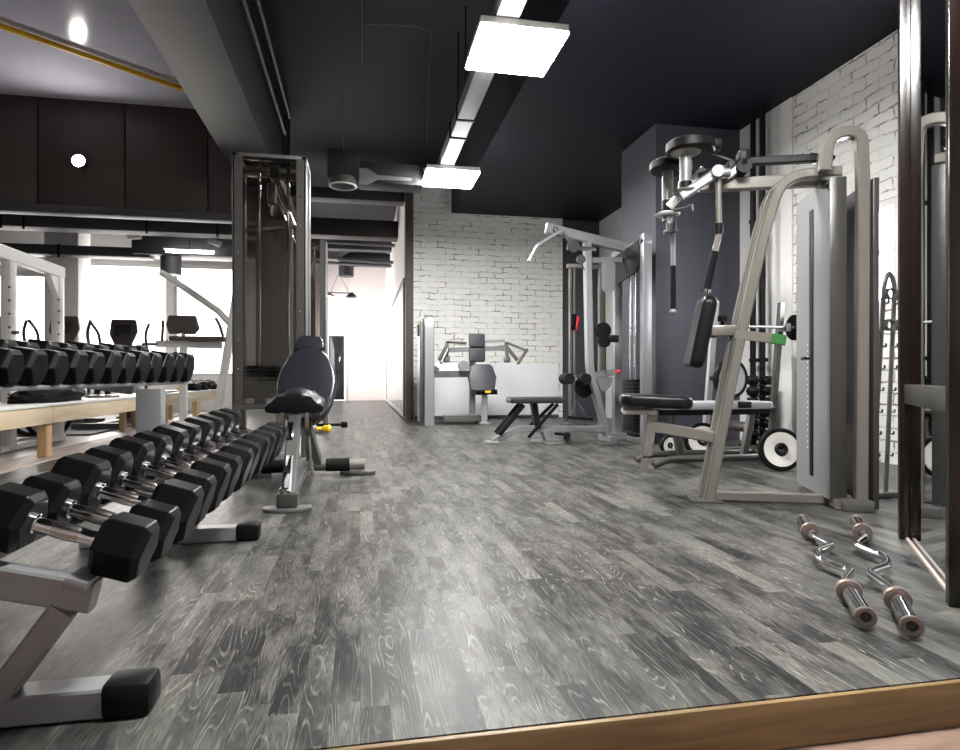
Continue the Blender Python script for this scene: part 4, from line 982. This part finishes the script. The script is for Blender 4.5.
# ------------------------------------------------------------------ white power rack
t = thing('power_rack', 'white steel power rack at the left edge beyond the pine bench', 'rack', (-3.4, 6.9, 0))
W('top_beam', B().seg((-3.36, 5.5, 1.91), (-3.36, 7.86, 1.91), .10, .13, .01).seg((-4.3, 7.8, 1.91), (-3.36, 7.8, 1.91), .10, .12, .01), M['white'])
for x, y_ in ((-3.36, 6.80), (-3.36, 7.80), (-4.30, 7.80)):
    p = W('post', B().box((x, y_, .93), (.09, .12, 1.86), .008), M['white'])
    b = B()
    for k in range(9): b.cyl((x + .035, y_ - .064, .55 + k * .13), (x + .035, y_ - .05, .55 + k * .13), .012, n=10)
    W('adjustment_holes', b, M['grey_steel'], p)
W('corner_gusset', B().prism([(7.76, 1.86), (7.55, 1.86), (7.76, 1.60)], frame((-3.36, 0, 0), (0, 1, 0), (0, 0, 1)), .06), M['white'])
W('foot_rail', B().seg((-3.36, 6.2, .03), (-3.36, 7.9, .03), .08, .06), M['white'])
b = B(); b.cyl((-3.30, 6.76, 1.15), (-3.24, 6.72, 1.15), .02, n=10)
W('j_hook', b, M['grey_steel'])

# ------------------------------------------------------------------ elliptical trainers against the windows
def elliptical():
    t_ = thing('elliptical_trainer', '', 'exercise machine', (0, 0, 0), 0, 'elliptical trainers by the windows')
    cs = mk('console', B().prism([(-.19, .24), (.16, .24), (.20, .05), (.13, -.16), (.10, -.20), (-.10, -.20), (-.20, .0)], frame((0, 0, 1.36), (1, 0, 0), (0, .25, 1)), .06, .02), M['screen'], t_)
    mk('display', B().box((0, -.045, 1.42), (.22, .01, .17), .005, Matrix.Rotation(R(-14), 3, 'X')), M['dark_glass'], cs)
    mk('mast', B().seg((0, .04, 1.18), (0, .28, .25), .12, .12, .02), M['screen'], t_)
    for s_ in (-1, 1):
        mk('handle', B().tube(fillet([(s_ * .40, -.14, 1.52), (s_ * .32, -.06, 1.36), (s_ * .33, .02, 1.08), (s_ * .28, .10, .45)], .08), .022, 8), M['screen'], t_)
        mk('pedal', B().box((s_ * .16, -.45, .32), (.16, .38, .04), .01), M['black'], t_)
        mk('pedal_arm', B().seg((s_ * .28, .10, .45), (s_ * .18, -.75, .27), .04, .05), M['grey_steel'], t_)
    mk('cup_holder', B().box((.24, .0, 1.14), (.12, .10, .14), .02), M['white'], t_)
    mk('drive_housing', B().lathe([(-.08, 0), (-.08, .26), (-.05, .29), (.05, .29), (.08, .26), (.08, 0)], (0, .30, .33), (1, 0, 0), 28), M['grey_steel'], t_)
    mk('base_frame', B().seg((0, .6, .04), (0, -1.0, .04), .08, .07).seg((-.3, .6, .04), (.3, .6, .04), .08, .07).seg((-.3, -1.0, .04), (.3, -1.0, .04), .08, .07), M['grey_steel'], t_)
    return t_
el = None
for k, (x, y_, lab) in enumerate(((-5.10, 10.15, 'leftmost brown elliptical trainer, cut off by the picture edge'), (-4.16, 9.98, 'brown elliptical trainer beside the white rack post'), (-3.75, 10.9, 'brown elliptical trainer right of the rack, before the windows'))):
    pass
for k, (x, y_, lab) in enumerate(((-5.12, 10.15, 'leftmost brown elliptical trainer, cut off by the picture edge'), (-4.20, 9.95, 'brown elliptical trainer beside the right post of the white rack'), (-3.55, 10.35, 'brown elliptical trainer right of the rack, nearest the white chest bench'))):
    if el is None: o = el = elliptical()
    else: o = copy_tree(el)
    o.location = (x, y_, .01); o['label'] = lab
# white machine with dark pads
t = thing('preacher_machine', 'white framed machine with dark pads before the bright windows', 'exercise machine', (-2.25, 8.9, 0))
W('main_beam', B().seg((-2.70, 9.05, 1.17), (-1.86, 9.05, 1.15), .08, .09), M['white'])
W('leg', B().seg((-2.36, 9.05, 1.12), (-2.36, 9.05, .03), .09, .08).seg((-2.36, 9.05, 1.15), (-2.36, 9.05, 1.38), .05, .05), M['white'])
W('rear_leg', B().seg((-1.66, 9.05, 1.95), (-1.95, 9.05, .03), .10, .10), M['white'])
W('lever_arm', B().tube([(-2.63, 9.0, 2.13), (-2.35, 9.0, 1.94), (-1.90, 9.0, 1.62), (-1.75, 9.0, 1.45)], .045, 12), M['white'])
W('arm_pad', B().pad([(-.17, .15), (.17, .15), (.22, -.02), (.16, -.10), (.04, -.10), (.0, -.06), (-.04, -.10), (-.16, -.10), (-.20, .02)], .09, frame((-2.36, 9.0, 1.40), (1, 0, 0), (0, .1, 1)), .02), M['screen'])
W('seat_pad', B().box((-2.05, 9.0, 1.235), (.50, .24, .07), .02).box((-2.40, 9.0, 1.24), (.22, .2, .06), .02), M['screen'])
W('side_grip', B().cyl((-2.86, 9.0, 1.16), (-2.68, 9.0, 1.16), .02, n=10), M['screen'])
W('side_handle', B().tube([(-1.83, 8.95, 1.27), (-1.87, 8.93, 1.42), (-1.92, 8.92, 1.52)], .022, 8), M['screen'])
W('side_handle', B().tube([(-2.60, 8.95, 1.20), (-2.58, 8.93, 1.48)], .02, 8), M['screen'])
W('base', B().seg((-2.60, 9.05, .05), (-1.8, 9.05, .05), .10, .07).seg((-2.36, 8.7, .05), (-2.36, 9.5, .05), .08, .07), M['white'])
